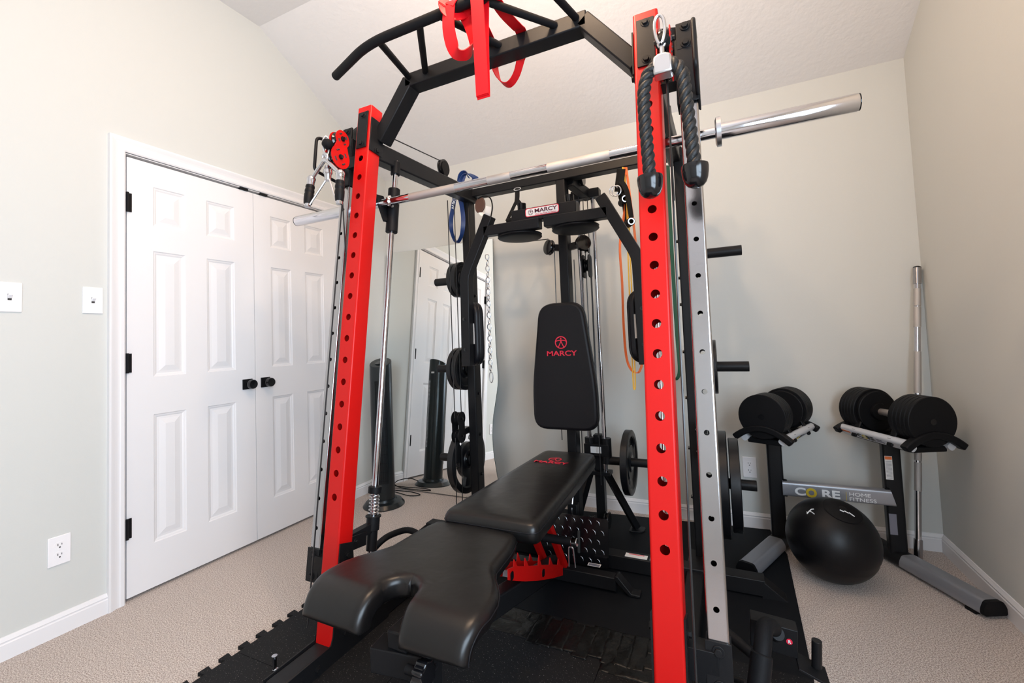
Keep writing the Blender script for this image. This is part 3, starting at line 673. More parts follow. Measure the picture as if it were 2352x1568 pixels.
# ---- sliding pulley carriages, cables
for sx in (-1, 1):
    R = Matrix((V((1, 0, 0)), -NF, LN)).transposed(); xr = XC+sx*.695; xm = XC+sx*.642
    tr = MB()
    tr.box(lp(xr, 1.915, .025), (.058, .006, .215), R); tr.box(lp(xr+sx*.030, 1.915, .055), (.005, .060, .215), R); tr.box(lp(xr-sx*.030, 1.915, .055), (.005, .060, .215), R)
    bolt(tr, lp(xr, 2.058, .02)+NF*.0, NF, .010); bolt(tr, lp(xr, 2.0, .02), NF, .010); tr.box(lp(xr, 2.03, .025), (.052, .008, .09), R)
    tr.box(lp(xm, 1.90, .035), (.05, .05, .05), R)
    trolley = tr.build('pulley_trolley', 'black', gm, bevel=.0015)
    for dx in (-.019, .016):
        pl = MB(); y_ = lambda z: yf(z)
        c1 = (1.345, 1.968); c2 = (1.332, 1.888)
        poly = lobed(c1, c2, .036, .048)
        pl.prism(poly, (xm+dx, 0, 0), (0, 1, 0), (0, 0, 1), .003)
        p = pl.build('pulley_plate', 'red', trolley, angle=50); p['label'] = 'red slotted pulley plate'
        out = xm+dx+(.0034 if dx > 0 else -.0006)
        for (c, rr) in ((c1, .022), (c2, .030)):
            for q in range(4):
                a = q*math.pi/2+.5; pts = [(out-.0004, c[0]+rr*math.cos(a+d), c[1]+rr*math.sin(a+d)) for d in (-.28, 0, .28)]
                MB().pipe(pts, .0032, 6).build('slot', 'slot', trolley)
        for c in (c1, c2): bb = MB(); bolt(bb, (out, c[0], c[1]), (1 if dx > 0 else -1, 0, 0), .0075); bb.build('pulley_bolt', 'black_gloss', trolley)
    pulley((xm, 1.345, 1.968), (1, 0, 0), .033, trolley); pulley((xm, 1.332, 1.888), (1, 0, 0), .044, trolley)
    MB().lathe([(.004, 0), (.014, .004), (.020, .014), (.021, .026), (.016, .038), (.006, .044), (0, .044)], (xm, 1.305, 1.925), (0, -1, .1), 28).build('cable_stop', 'grip', trolley)
    # D handle of the carriage
    xh = XC+sx*.722
    MB().pipe(bend([lp(xh, 2.005, .02), V((xh, 1.30, 1.980)), V((xh, 1.285, 1.838)), lp(xh, 1.825, .02)], .02), .0065, 12).build('carriage_handle', 'black', trolley)
    pp_ = MB(); pp_.tube(lp(xr-.004, 1.868, .015), lp(xr-.004, 1.868, -.022), .011, 20); pp_.lathe([(.0, 0), (.014, .0), (.014, .016), (.010, .022), (0, .022)], lp(xr-.004, 1.868, -.016), NF, 8); pp_.build('pull_pin', 'black_gloss', trolley)
    # double pulley block and cables near the rear post
    xq = XC+sx*.645
    db = MB(); poly = lobed((2.19, .672), (2.19, .575), .040, .040)
    for dx in (-.024, .020): db.prism(poly, (xq+dx, 0, 0), (0, 1, 0), (0, 0, 1), .004)
    blk = db.build('floating_pulley', 'black_matte', gm)
    for z in (.672, .575):
        for dx in (-.009, .009): pulley((xq+dx, 2.19, z), (1, 0, 0), .036, blk, 'sheave', 'black_matte', .007)
        s_ = MB(); bolt(s_, (xq-sx*.024, 2.19, z), (-sx, 0, 0), .007); s_.build('pulley_bolt', 'black_gloss', blk)
    pulley((xq, 2.17, .13), (1, 0, 0), .042, gm, 'low_pulley'); pulley((xq, 1.42, .10), (1, 0, 0), .042, gm, 'low_pulley')
    pulley((XC+sx*.584, 2.03, 2.068), (1, 0, 0), .045, gm, 'top_pulley')
    MB().prism(lobed((2.03, 2.065), (2.03, 2.010), .036, .02), (XC+sx*.584-.016, 0, 0), (0, 1, 0), (0, 0, 1), .003).build('top_pulley_plate', 'black_matte', gm)
    MB().prism(lobed((2.03, 2.065), (2.03, 2.010), .036, .02), (XC+sx*.584+.013, 0, 0), (0, 1, 0), (0, 0, 1), .003).build('top_pulley_plate', 'black_matte', gm)
    cb = MB()
    cb.tube((xq, 2.155, .68), (xq, 2.155, 1.93), .0028, 8); cb.tube((xq, 2.225, .68), (xq, 2.225, 1.93), .0028, 8)
    cb.tube((xq, 2.155, .57), (xq, 2.14, .10), .0028, 8); cb.tube((xq, 2.222, .57), (xq, 2.20, .10), .0028, 8)
    cb.tube((xm, 1.345, 1.935), (xm+0, 1.345+.02, 1.50), .0028, 8); cb.tube((xm, 1.375, 1.88), (xq, 1.375+SL*(-1.7), .12), .0028, 8)
    cb.tube((XC+sx*.584, 2.03, 2.100), (XC+sx*.584, 1.52, 2.060), .0028, 8); cb.tube((xq, 1.42, .06), (xq, 2.15, .06), .0028, 8)
    cb.build('cable', 'cable', gm)
# ================================================================ helper: where a viewed line meets a real plane
def at(x, y, X=None, Y=None, Z=None):
    v = _f+_r*((x-CX)/FPX)-_u*((y-CY)/FPX)
    t = X/v.x if X is not None else (Y/v.y if Y is not None else (Z-CH)/v.z)
    return V((0, 0, CH))+v*t
# ================================================================ SMITH BAR
BX0, BX1, BY, BZ = XC-1.128, XC+1.128, 1.531, 1.741
sb = thing('smith_barbell', 'long chrome smith barbell held across the cage between the red uprights', 'barbell', (XC, BY, BZ))
b = MB(); b.tube((XC-.80, BY, BZ), (XC+.80, BY, BZ), .0172, 32); b.build('shaft', 'chrome', sb)
for sx in (-1, 1):
    MB().tube((XC+sx*.43, BY, BZ), (XC+sx*.20, BY, BZ), .0175, 32).build('knurled_grip', 'knurl', sb)
    MB().lathe([(.0, 0), (.0245, 0), (.0245, .345), (.0225, .349), (0, .349)], (XC+sx*.779, BY, BZ), (sx, 0, 0), 40).build('sleeve', 'chrome', sb)
    MB().lathe([(0, 0), (.036, .0), (.045, .004), (.045, .017), (0, .017)], (XC+sx*.762, BY, BZ), (sx, 0, 0), 40).build('sleeve_collar', 'steel', sb)
    MB().lathe([(0, 0), (.0235, 0), (.0235, .0015), (0, .0015)], (XC+sx*1.1285, BY, BZ), (sx, 0, 0), 32).build('end_cap', 'black_gloss', sb)
    MB().lathe([(.012, 0), (.026, .003), (.026, .010), (.018, .016), (.015, .020)], (XC+sx*.545, BY, BZ), (-sx, 0, 0), 28).build('shaft_ring', 'chrome', sb)
    xg = XC+sx*.562; rp2 = lambda z: V((xg, A0+.196+SL*z, z))
    b = MB(); b.tube(rp2(1.612), rp2(1.815), .0265, 32); b.build('slider_sleeve', 'black_matte', sb, bevel=.002)
    b = MB(); b.beam((xg+sx*.01, 1.548, 1.66), (xg+sx*.045, 1.535, 1.78), .012, .05, (0, 1, 0)); b.build('slider_bracket', 'black', sb)
MB().tube((XC-.05, BY, BZ), (XC+.05, BY, BZ), .0175, 32).build('center_knurl', 'knurl', sb)

# ================================================================ WEIGHT PLATES
def plate(c, ax, R, wd, label, slots=0, group=None, rot=0.0, name='weight_plate', m='plate'):
    c = V(c); ax = V(ax).normalized(); x, y = perp(ax); t = thing(name, label, 'weight plate', c, group)
    n = 72; h = wd/2
    rings = [(.026, h*.9), (.050, h*.9), (.056, h*.55), (R*.50, h*.5), (R*.53, h*.62), (R*.79, h*.62), (R*.83, h*.98), (R*.975, h), (R, h*.86)]
    b = MB(); vs = []
    for sgn in (1, -1):
        for (r, d) in rings:
            for k in range(n):
                a = 2*math.pi*k/n+rot; vs.append(c+ax*(d*sgn)+(x*math.cos(a)+y*math.sin(a))*r)
    m_ = len(rings); fs = []
    def hole(i, k): return slots and i == 4 and ((k % (n//slots)) < (n//slots)*.60)
    for s_ in (0, 1):
        for i in range(m_-1):
            for k in range(n):
                if hole(i, k): continue
                a = s_*m_*n+i*n; j = (k+1) % n; fs.append((a+k, a+j, a+n+j, a+n+k))
    for k in range(n):
        j = (k+1) % n
        fs.append((k, j, m_*n+j, m_*n+k)); q = (m_-1)*n; fs.append((q+k, q+j, m_*n+q+j, m_*n+q+k))
        if slots:
            a0, a1 = 4*n, 5*n
            if hole(4, k): fs.append((a0+k, a0+j, m_*n+a0+j, m_*n+a0+k)); fs.append((a1+k, a1+j, m_*n+a1+j, m_*n+a1+k))
            if hole(4, k) != hole(4, (k-1) % n): fs.append((a0+k, a1+k, m_*n+a1+k, m_*n+a0+k))
    b.add(vs, fs); b.build('disc', m, t, angle=40)
    MB().lathe([(.0255, -h*.95), (.040, -h*.95), (.042, -h*.8), (.042, h*.8), (.040, h*.95), (.0255, h*.95)], c, ax, 32).build('hub_ring', 'black_gloss', t)
    if R > .12:
        b = MB()
        for q in range(3):
            for s_ in (1, -1):
                a = rot+q*2.09+.2; u = x*math.cos(a)+y*math.sin(a)
                for w_ in range(5):
                    aa = a+.9+w_*.09; e = x*math.cos(aa)+y*math.sin(aa); b.beam(c+ax*(s_*h*.60)+e*R*.60, c+ax*(s_*h*.60)+e*R*.72, .004, .003, ax)
        b.build('raised_markings', m, t)
    return t
xl = XC-.605-.027; xrp = XC+.605+.027
plate((xl-.030, 2.31, 1.484), (-1, 0, 0), .108, .030, 'small black weight plate on the top left storage peg, inner of the two')
plate((xl-.064, 2.31, 1.484), (-1, 0, 0), .104, .026, 'small black weight plate on the top left storage peg, outer of the two')
plate((xl-.032, 2.31, .948), (-1, 0, 0), .128, .032, 'medium black weight plate on the middle left storage peg, inner of the two')
plate((xl-.068, 2.31, .948), (-1, 0, 0), .126, .030, 'medium black weight plate on the middle left storage peg, outer of the two')
plate((xl-.036, 2.31, .410), (-1, 0, 0), .192, .040, 'large black grip-hole weight plate on the bottom left storage peg', 3, rot=1.9)
plate((xrp+.074, 2.31, .948), (1, 0, 0), .126, .022, 'thin black weight plate on the middle right storage peg')
plate((xrp+.082, 2.31, .410), (1, 0, 0), .236, .044, 'largest black weight plate on the bottom right storage peg, nearest the chrome rail', 3, rot=.4)
plate((xrp+.131, 2.31, .410), (1, 0, 0), .205, .042, 'large black weight plate on the bottom right storage peg, outer of the two', 3, rot=1.2)
plate((-.497, 2.50, .417), (1, 0, 0), .172, .036, 'black grip-hole weight plate loaded on the weight carriage behind the bench', 3, rot=-.45)

# ================================================================ RESISTANCE BANDS
def ribbon_obj(name, paths, label, cat, m, wd, th=.003, group=None):
    b = MB()
    for pts, side in paths: b.ribbon(pts, wd, th, side)
    o = b.build(name, m, angle=60); tag(o, label, cat, group); return o
def loop_over(x, y, z, r, drop, yoff=0):
    pts = [(x, y-.006, z-drop), (x, y-r*.6, z-drop*.5), (x, y-r-.001, z)]
    for k in range(7): t = math.pi*k/6; pts.append((x, y-r*math.cos(t), z+r*math.sin(t)))
    pts += [(x, y+r, z-.02), (x, y+r*.4, z-drop*.5), (x, y+.003, z-drop*.985), (x, y, z-drop*1.008), (x, y-.0055, z-drop)]
    return smooth_path(pts, 4)
R1 = .0195
lp1 = [(-.735+.0, yg-R1, zg), (-.738, yg-R1-.004, 2.13), (-.730, yg-R1, 2.07), (-.714, yg-.015, 2.034), (-.690, yg-.002, 2.030), (-.672, yg+.012, 2.055), (-.672, yg+.022, 2.10), (-.69, yg+.026, 2.16), (-.71, yg+R1, zg)]
top = [(-.71, yg+R1, zg)]+[(-.715-.01*k/4, yg+R1*math.cos(math.pi*k/6), zg+R1*math.sin(math.pi*k/6)) for k in range(1, 6)]+[(-.735, yg-R1, zg)]
sd = [V((1, .0, .0))]*3+[V((.9, -.5, 0)), V((.5, -.85, .2)), V((.6, -.6, .5)), V((.9, -.2, .3)), V((1, 0, 0)), V((1, 0, 0))]
sp1 = smooth_path(lp1, 5); sds = []
for i in range(len(sp1)): f_ = i/5; k = min(int(f_), len(sd)-2); sds.append(sd[k].lerp(sd[k+1], f_-k))
ribbon_obj('resistance_band', [(loop_over(-.633, yg, zg, R1, .318), (1, 0, 0)), (sp1, sds), (top, (1, 0, 0)),
    (smooth_path([(-.66, yg+.02, 2.19), (-.69, yg+.03, 2.20), (-.72, yg+.005, 2.178), (-.745, yg-.016, 2.185), (-.752, yg-.020, 2.205), (-.742, yg, 2.224)], 4), (0, .3, 1))],
    'wide red resistance band looped round the front grip bar, hanging straight down', 'resistance band', 'band_red', .044)
hb = [(-.615, yg-R1, zg-.01), (-.612, yg-.012, zg+R1), (-.607, yg+.02, zg+.022), (-.600, 1.32, 2.210), (-.598, 1.42, 2.226), (-.602, 1.455, 2.240), (-.612, 1.50, 2.241), (-.622, 1.530, 2.232),
      (-.640, 1.540, 2.19), (-.665, 1.545, 2.135), (-.70, 1.545, 2.108), (-.735, 1.543, 2.135), (-.752, 1.538, 2.19), (-.75, 1.530, 2.233), (-.742, 1.50, 2.241), (-.728, 1.455, 2.240), (-.70, 1.36, 2.215), (-.672, yg+.03, 2.20), (-.665, yg, 2.222), (-.66, yg-R1, zg)]
shb = [V((1, 0, 0))]*8+[V((.6, .8, 0)), V((.3, .95, .2)), V((0, 1, .1)), V((-.3, .95, .2)), V((-.6, .8, 0))]+[V((-1, 0, 0))]*0
shb = [V((1, 0, 0))]*7+[V((.8, .6, 0)), V((.3, .95, 0)), V((.1, 1, 0)), V((0, 1, 0)), V((0, 1, 0)), V((.3, .95, 0)), V((.8, .6, 0))]+[V((1, 0, 0))]*6
hp = smooth_path(hb, 5); hs = []
for i in range(len(hp)): f_ = i/5; k = min(int(f_), len(shb)-2); hs.append(shb[k].lerp(shb[k+1], f_-k))
ribbon_obj('resistance_band', [(hp, hs)], 'red resistance band draped from the front grip bar over the pull-up beam', 'resistance band', 'band_red', .040)
# blue band on the rear left corner of the frame
bb_ = [at(1078, 408, Y=2.30)+V((0, 0, .0)), at(1066, 402, Y=2.27), at(1052, 430, Y=2.262), at(1045, 450, Y=2.262), at(1040, 480, Y=2.262), at(1036, 505, Y=2.262), at(1038, 535, Y=2.262), at(1049, 557, Y=2.262), at(1060, 540, Y=2.262), at(1064, 505, Y=2.262), at(1060, 470, Y=2.262), at(1054, 440, Y=2.265), at(1066, 403, Y=2.275)]
sdb = [V((0, 1, 0))]*2+[V((.9, .3, 0))]*4+[V((.3, .95, 0))]*3+[V((.9, .3, 0))]*4
hp = smooth_path(bb_, 6); hs = []
for i in range(len(hp)): f_ = i/6; k = min(int(f_), len(sdb)-2); hs.append(sdb[k].lerp(sdb[k+1], f_-k))
blue = thing('blue_resistance_band', 'blue resistance band hanging in a loop from the rear left corner of the cage', 'resistance band', at(1050, 557, Y=2.262))
b = MB(); b.ribbon(hp, .026, .003, hs); b.build('loop', 'band_blue', blue, angle=60)
b = MB(); b.ribbon(smooth_path([at(1058, 418, Y=2.29), at(1062, 402, Y=2.29), at(1075, 399, Y=2.31), at(1092, 409, Y=2.33), at(1090, 418, Y=2.33)], 5), .05, .006, (.4, .9, 0)); b.build('knot', 'band_blue', blue, angle=60)
p0, p1 = at(1038.5, 488, Y=2.246), at(1044, 448, Y=2.246)
text('lettering', 'WIKI', (p0+p1)/2, (p1-p0), V((0, 1, 0)).cross(p1-p0) if False else (p1-p0).cross(V((0, 1, 0)))*-1, .030, 'print_white', blue, sx=1.0, bold=.0005)
# orange and yellow loops on the rear beam, dark green one on the right
def thin_loop(name, L, label, m, wd, side=(0, 1, 0), th=.003):
    hp = smooth_path(L, 6, closed=False); o = MB().ribbon(hp, wd, th, side).build(name, m, angle=60); return tag(o, label, 'resistance band')
thin_loop('resistance_band', [at(1434, 384, Y=2.27), at(1436, 470, Y=2.265), at(1424, 560, Y=2.262), at(1429, 650, Y=2.262), at(1432, 740, Y=2.262), at(1438, 815, Y=2.262), at(1448, 846, Y=2.262), at(1462, 856, Y=2.264), at(1471, 848, Y=2.268), at(1474, 820, Y=2.27), at(1468, 700, Y=2.275), at(1460, 560, Y=2.275), at(1448, 460, Y=2.275), at(1438, 384, Y=2.275)],
    'orange resistance band loop hanging from the rear beam beside the right red upright', 'band_orange', .012, (.75, .6, 0))
thin_loop('resistance_band', [at(1430, 384, Y=2.258), at(1440, 480, Y=2.25), at(1443, 600, Y=2.25), at(1449, 760, Y=2.25), at(1454, 870, Y=2.25), at(1456, 892, Y=2.252), at(1459, 880, Y=2.256), at(1455, 760, Y=2.256), at(1448, 600, Y=2.256), at(1443, 480, Y=2.256), at(1432, 384, Y=2.262)],
    'thin yellow resistance band loop hanging in front of the orange band', 'band_yellow', .008, (.35, .93, 0))
thin_loop('resistance_band', [at(1534, 380, Y=2.20), at(1540, 520, Y=2.20), at(1548, 660, Y=2.20), at(1556, 780, Y=2.20), at(1561, 840, Y=2.20), at(1559, 862, Y=2.205), at(1550, 872, Y=2.21), at(1540, 860, Y=2.212), at(1534, 780, Y=2.212), at(1528, 600, Y=2.212), at(1524, 380, Y=2.212)],
    'dark green resistance band hanging behind the right red upright', 'band_green', .018, (.8, .6, 0))

# ================================================================ HANDLES AND STRAPS ON THE REAR BEAM
def webbing(b, pts, wd=.028, side=(1, 0, 0)): b.ribbon(smooth_path(pts, 5), wd, .0025, side)
g1 = thing('strap_handle', 'black webbing strap handle hanging from the rear beam left of the nameplate', 'cable handle', at(1187, 432, Y=2.26))
b = MB(); webbing(b, [at(1188, 436, Y=2.268), at(1188, 452, Y=2.262), at(1186, 470, Y=2.26)]); webbing(b, [at(1186, 462, Y=2.262), at(1175, 485, Y=2.255), at(1164, 508, Y=2.25)], .02); webbing(b, [at(1188, 462, Y=2.262), at(1197, 475, Y=2.255), at(1204, 498, Y=2.25)], .03)
b.build('strap', 'fabric', g1); b = MB(); b.tube(at(1165, 508, Y=2.25), at(1208, 500, Y=2.25), .016, 20); b.build('grip', 'grip', g1)
b = MB(); b.pipe([at(1188, 434, Y=2.262)+V((.02*math.cos(t), 0, .008*math.sin(t))) for t in [k*math.pi/8 for k in range(16)]], .0022, 8, closed=True); b.build('ring', 'steel', g1)
def stirrup(label, x0, dx, yb, Yp, group):
    g = thing('stirrup_handle', label, 'cable handle', at(x0, 392, Y=Yp), group)
    b = MB(); webbing(b, [at(x0, 388, Y=Yp), at(x0-4, 420, Y=Yp), at(x0-6, 440, Y=Yp)], .03); webbing(b, [at(x0-4, 415, Y=Yp-.01), at(x0+dx*.5, 440, Y=Yp-.02), at(x0+dx, yb-8, Y=Yp-.03)], .024)
    webbing(b, [at(x0-2, 415, Y=Yp+.01), at(x0+dx*.1, 450, Y=Yp+.02), at(x0+dx*.5, yb+6, Y=Yp+.03)], .024); b.build('strap', 'fabric', g)
    e = at(x0+dx, yb, Y=Yp-.05); f2 = at(x0+dx*.35, yb+10, Y=Yp+.06)
    MB().lathe([(.011, 0), (.019, 0), (.020, .003), (.020, (f2-e).length), (.011, (f2-e).length), (.011, 0)], e, f2-e, 24, cap=False).build('tube_grip', 'grip', g)
    MB().lathe([(.0115, -.001), (.0165, -.001), (.0165, .004), (.0115, .004), (.0115, -.001)], e, f2-e, 24, cap=False).build('grip_end_ring', 'steel', g)
    b = MB(); rc = at(x0-14 if dx < 40 else x0+4, 438, Y=Yp-.02); b.pipe([rc+V((.022*math.cos(t), 0, .026*math.sin(t))) for t in [k*math.pi/10 for k in range(20)]], .0028, 8, closed=True); b.build('d_ring', 'steel', g)
stirrup('black stirrup handle with round tube grip, upper of the pair by the coloured bands', 1424, 12, 456, 2.27, 'stirrup handles on the rear beam')
stirrup('black stirrup handle with round tube grip, lower of the pair by the coloured bands', 1430, 20, 508, 2.24, 'stirrup handles on the rear beam')
g1 = thing('ankle_strap', 'brown and cream leather strap cuff hanging under the rear left corner of the cage', 'ankle strap', at(1105, 470, Y=2.26))
c = at(1104, 472, Y=2.262); MB().prism([(x*.9-z*.25, z*1.2+x*.5) for x, z in circ(.036, 28)], c, (1, 0, 0), (0, 0, 1), .012).build('cuff', 'brown', g1, bevel=.004)
b = MB(); b.ribbon(smooth_path([at(1104, 488, Y=2.25), at(1111, 496, Y=2.25), at(1119, 490, Y=2.25), at(1122, 474, Y=2.25)], 6), .035, .004, (.5, .85, 0)); b.build('lining', 'sticker', g1, angle=60)
b = MB(); b.pipe(smooth_path([at(1098, 456, Y=2.25), at(1112, 450, Y=2.25), at(1126, 455, Y=2.25), at(1131, 475, Y=2.25), at(1127, 500, Y=2.25)], 6), .004, 8); b.build('cord', 'fabric', g1)
# chain
ch = thing('hanging_chain', 'zinc steel chain hanging beside the left butterfly pad with a snap hook at its end', 'chain', at(1120, 590, Y=2.24))
p0, p1 = at(1118.5, 583, Y=2.24), at(1127, 852, Y=2.24); N = 20
for k in range(N):
    c = p0.lerp(p1, (k+.5)/N); ax = (p1-p0).normalized(); sd_ = V((1, 0, 0)) if k % 2 == 0 else V((0, 1, 0)); sd_ = (sd_-ax*sd_.dot(ax)).normalized()
    if k % 2 == 0: sd_ = (sd_+V((0, .5, 0))).normalized()
    L = (p1-p0).length/N*.70
    b = MB(); b.pipe([c+ax*(L*.55*math.sin(t)*1.25)+sd_*(.0105*math.cos(t)*(1.0)) for t in [q*math.pi/8 for q in range(16)]], .0030, 8, closed=True); b.build('chain_link', 'steel', ch)
b = MB(); c = at(1128, 866, Y=2.24); b.pipe([c+V((.011*math.cos(t), 0, .030*math.sin(t))) for t in [q*math.pi/10 for q in range(20)]], .0032, 8, closed=True); b.build('snap_hook', 'steel', ch)

# ================================================================ ROPE ATTACHMENT (right) AND V HANDLE (left)
def carabiner(label, c, ax, h=.082, w_=.026, side=(1, 0, 0)):
    t = thing('carabiner', label, 'carabiner', c); c = V(c); ax = V(ax).normalized(); sd = V(side).normalized(); pts = []
    for k in range(25):
        a = -math.pi*.38+2*math.pi*.92*k/24; r = w_*(.62+.38*(.5+.5*math.sin(a))); pts.append(c+ax*(h/2*math.sin(a))+sd*(r*math.cos(a)))
    MB().pipe(pts, .0045, 12).build('hook', 'steel', t)
    MB().tube(pts[0], pts[-1]*.55+pts[0]*.45, .0042, 12).build('gate', 'chrome', t)
    return t
xrm = XC+.642
carabiner('silver carabiner clipping the black rope to the right pulley', (xrm-.004, 1.262, 1.950), (0, -.05, 1), .078, .0165)
MB_ = MB(); rp_ = thing('triceps_rope', 'thick black twisted rope attachment hanging over the right red upright', 'rope attachment', (xrm, 1.27, 1.86))
b = MB(); b.lathe([(0, 0), (.0065, 0), (.0065, .045), (.009, .052), (0, .052)], (xrm-.002, 1.272, 1.912), (0, 0, -1), 20)
b.prism([(-.026, .0), (-.024, .016), (-.010, .024), (.010, .024), (.024, .016), (.026, .0), (.026, -.034), (-.026, -.034)], (xrm-.002, 1.296, 1.858), (1, 0, 0), (0, 0, 1), .042)
b.build('clamp', 'steel', rp_, bevel=.008, seg=3)
b = MB(); b.pipe([(xrm-.002+.0085*math.cos(t), 1.272, 1.917+.011*math.sin(t)) for t in [k*math.pi/8 for k in range(16)]], .0042, 8, closed=True); b.build('eye', 'steel', rp_)
path = smooth_path([(-.155, 1.262, 1.545), (-.157, 1.262, 1.62), (-.160, 1.262, 1.72), (-.158, 1.264, 1.79), (-.146, 1.268, 1.836), (-.125, 1.272, 1.853), (-.104, 1.272, 1.852), (-.084, 1.272, 1.853), (-.066, 1.268, 1.834), (-.056, 1.264, 1.80), (-.050, 1.262, 1.72), (-.044, 1.262, 1.62), (-.040, 1.262, 1.545)], 12)
acc = [0]
for i in range(1, len(path)): acc.append(acc[-1]+(path[i]-path[i-1]).length)
for q in range(3):
    pts = []
    for i, p in enumerate(path):
        T = (path[min(i+1, len(path)-1)]-path[max(i-1, 0)]).normalized(); x = T.cross(V((0, 1, 0))).normalized(); y = T.cross(x)
        a = 2*math.pi*(acc[i]/.072+q/3); pts.append(p+(x*math.cos(a)+y*math.sin(a))*.0086)
    MB().pipe(smooth_path(pts[::2], 3), .0098, 12).build('rope_strand', 'rope', rp_)
for x, z in ((-.155, 1.532), (-.040, 1.540)):
    MB().lathe([(0, -.044), (.010, -.0433), (.0195, -.039), (.0265, -.031), (.031, -.019), (.0335, -.004), (.0345, .010), (.0335, .0165), (.029, .017), (.015, .014), (0, .013)], (x, 1.262, z), (.0, 0, 1), 36).build('rope_end_stop', 'black_gloss', rp_)
# V handle
xlm = XC-.642
carabiner('silver carabiner clipping the chrome double handle to the left pulley', (xlm-.008, 1.283, 1.918), (0, 0, 1), .085, .014, (.6, .8, 0))
vh = thing('double_grip_row_handle', 'chrome V shaped row handle with two black rubber grips hanging from the left pulley', 'cable handle', (xlm-.04, 1.28, 1.86))
hx = xlm-.010; hy = 1.278; apx = V((hx, hy, 1.868)); e1 = V((hx-.080, hy+.0, 1.798)); e2 = V((hx+.080, hy, 1.790))
dv = V((0, .12, 1)).normalized()
b = MB(); b.pipe(bend([e1, apx, e2], .018), .0085, 14); b.build('bent_bar', 'chrome', vh)
b = MB(); b.pipe([apx+V((.013*math.cos(t), 0, .008+.013*math.sin(t))) for t in [k*math.pi/8 for k in range(16)]], .0055, 10, closed=True); b.build('ring', 'steel', vh)
for e, sx in ((e1, -1), (e2, 1)):
    d = V((sx*-.02, -.20 if sx < 0 else -.05, -1)).normalized()
    MB().lathe([(0, -.0185), (.009, -.0165), (.0155, -.010), (.0185, 0), (.0165, .009), (.0155, .014), (.0155, .030), (0, .030)], e, d, 24).build('grip_cap', 'chrome', vh)
    MB().lathe([(.010, .028), (.0165, .028), (.018, .035), (.0165, .042), (.0185, .050), (.0185, .056), (.017, .062), (.0185, .069), (.0180, .090), (.016, .108), (.010, .109)], e, d, 24).build('rubber_grip', 'black_matte', vh, angle=25)
    MB().lathe([(0, .108), (.012, .108), (.012, .122), (0, .122)], e, d, 24).build('grip_tip', 'chrome', vh)
    MB().pipe([V((hx+sx*.010, hy+.01, 1.785)), e+d*.115+V((-sx*.012, 0, 0))], .0042, 10).build('brace', 'chrome', vh)
MB().lathe([(0, 0), (.010, 0), (.013, .012), (.017, .016), (.018, .030), (.014, .036), (.012, .060), (0, .060)], (hx, hy+.012, 1.842), (0, 0, -1), 24).build('swivel', 'chrome', vh)
# ================================================================ WEIGHT BENCH
bench = thing('weight_bench', 'black padded adjustable weight bench with red notched ladder standing inside the cage', 'weight bench', (-.76, 1.5, .012))
SX = -.800
def hw(Y, z):
    tb_ = [(1.350, .130), (1.345, .150), (1.330, .163), (1.29, .174), (1.24, .182), (1.18, .186), (1.13, .190), (1.10, .205), (1.07, .227), (1.04, .246), (1.00, .262), (.95, .268), (.89, .262), (.84, .256), (.78, .254), (.70, .25)]
    for (a, p), (c, q) in zip(tb_, tb_[1:]):
        if Y <= a and Y >= c: return p+(q-p)*(a-Y)/(a-c)
    return tb_[0][1] if Y > 1.350 else tb_[-1][1]
prof = []; zt = .486; RR = .092
for y_ in [0, .002, .005, .009, .014]+[.020+.010*k for k in range(34)]+[.3650, .3665, .369, .373, .379, .387, .395, .403, .411, .420]: prof.append((1.350-y_, zt, 0.0))
for k in [1, 2, 3, 4, 5, 6, 7, 8, 9, 10, 11, 12, 12.7, 13.2, 13.5, 13.75, 13.9, 14]: t = math.radians(84)*k/14; prof.append((.930-RR*math.sin(t), zt-RR+RR*math.cos(t), t))
s_len = [0]
for a, c in zip(prof, prof[1:]): s_len.append(s_len[-1]+math.hypot(a[0]-c[0], a[1]-c[1]))
def notch(i):
    s = s_len[i]-.3649
    if s <= 0: return None
    c = -.797+.05*s
    return c, (math.sqrt(max(0, .050**2-(.050-s)**2)) if s < .050 else .050+(s-.050)*.07)
NC = 16; TH = .062; cosd = [(1-math.cos(math.pi*k/16))/2 for k in range(17)]; b = MB(); idx = {}
def addv(key, p):
    if key not in idx: idx[key] = len(b.v); b.v.append(tuple(p))
    return idx[key]
def row(i, lay):
    Y, z, t = prof[i]; d = lay*TH; nY, nz_ = -math.sin(t), math.cos(t)
    s = s_len[i]; half = hw(1.350-s if t > 0 else Y, z); nc = notch(i); out = {}
    half = half+(0 if lay == 0 else -.004)
    y_, z_ = Y-nY*d, z-nz_*d
    xl_, xr_ = SX-half, SX+half
    cl_, cr_ = (nc[0]-nc[1], nc[0]+nc[1]) if nc else (-.797, -.797)
    def crown(x):
        d = min(x-xl_, xr_-x, s+.0015, s_len[-1]-s+.0015); q = s-.3649
        if q < .050: d = min(d, math.hypot(x+.797, q-.050)-.050)
        elif nc: d = min(d, abs(x-cl_) if x < nc[0] else abs(x-cr_))
        r = .020; d = max(0, min(r, d)); h = r-math.sqrt(max(0, r*r-(r-d)**2))
        return (-h if lay == 0 else h*.8)-(.006*max(0, abs((x-SX)/half))**3 if lay == 0 else 0)
    for k in range(NC+1):
        x = xl_+(cl_-xl_)*cosd[k]; c_ = crown(x); out[('L', k)] = addv((i, lay, 'L', k) if (nc or k < NC) else (i, lay, 'C'), (x, y_+nY*c_, z_+nz_*c_))
        x = cr_+(xr_-cr_)*cosd[k]; c_ = crown(x); out[('R', k)] = addv((i, lay, 'R', k) if (nc or k > 0) else (i, lay, 'C'), (x, y_+nY*c_, z_+nz_*c_))
    return out
rows = [[row(i, lay) for lay in (0, 1)] for i in range(len(prof))]
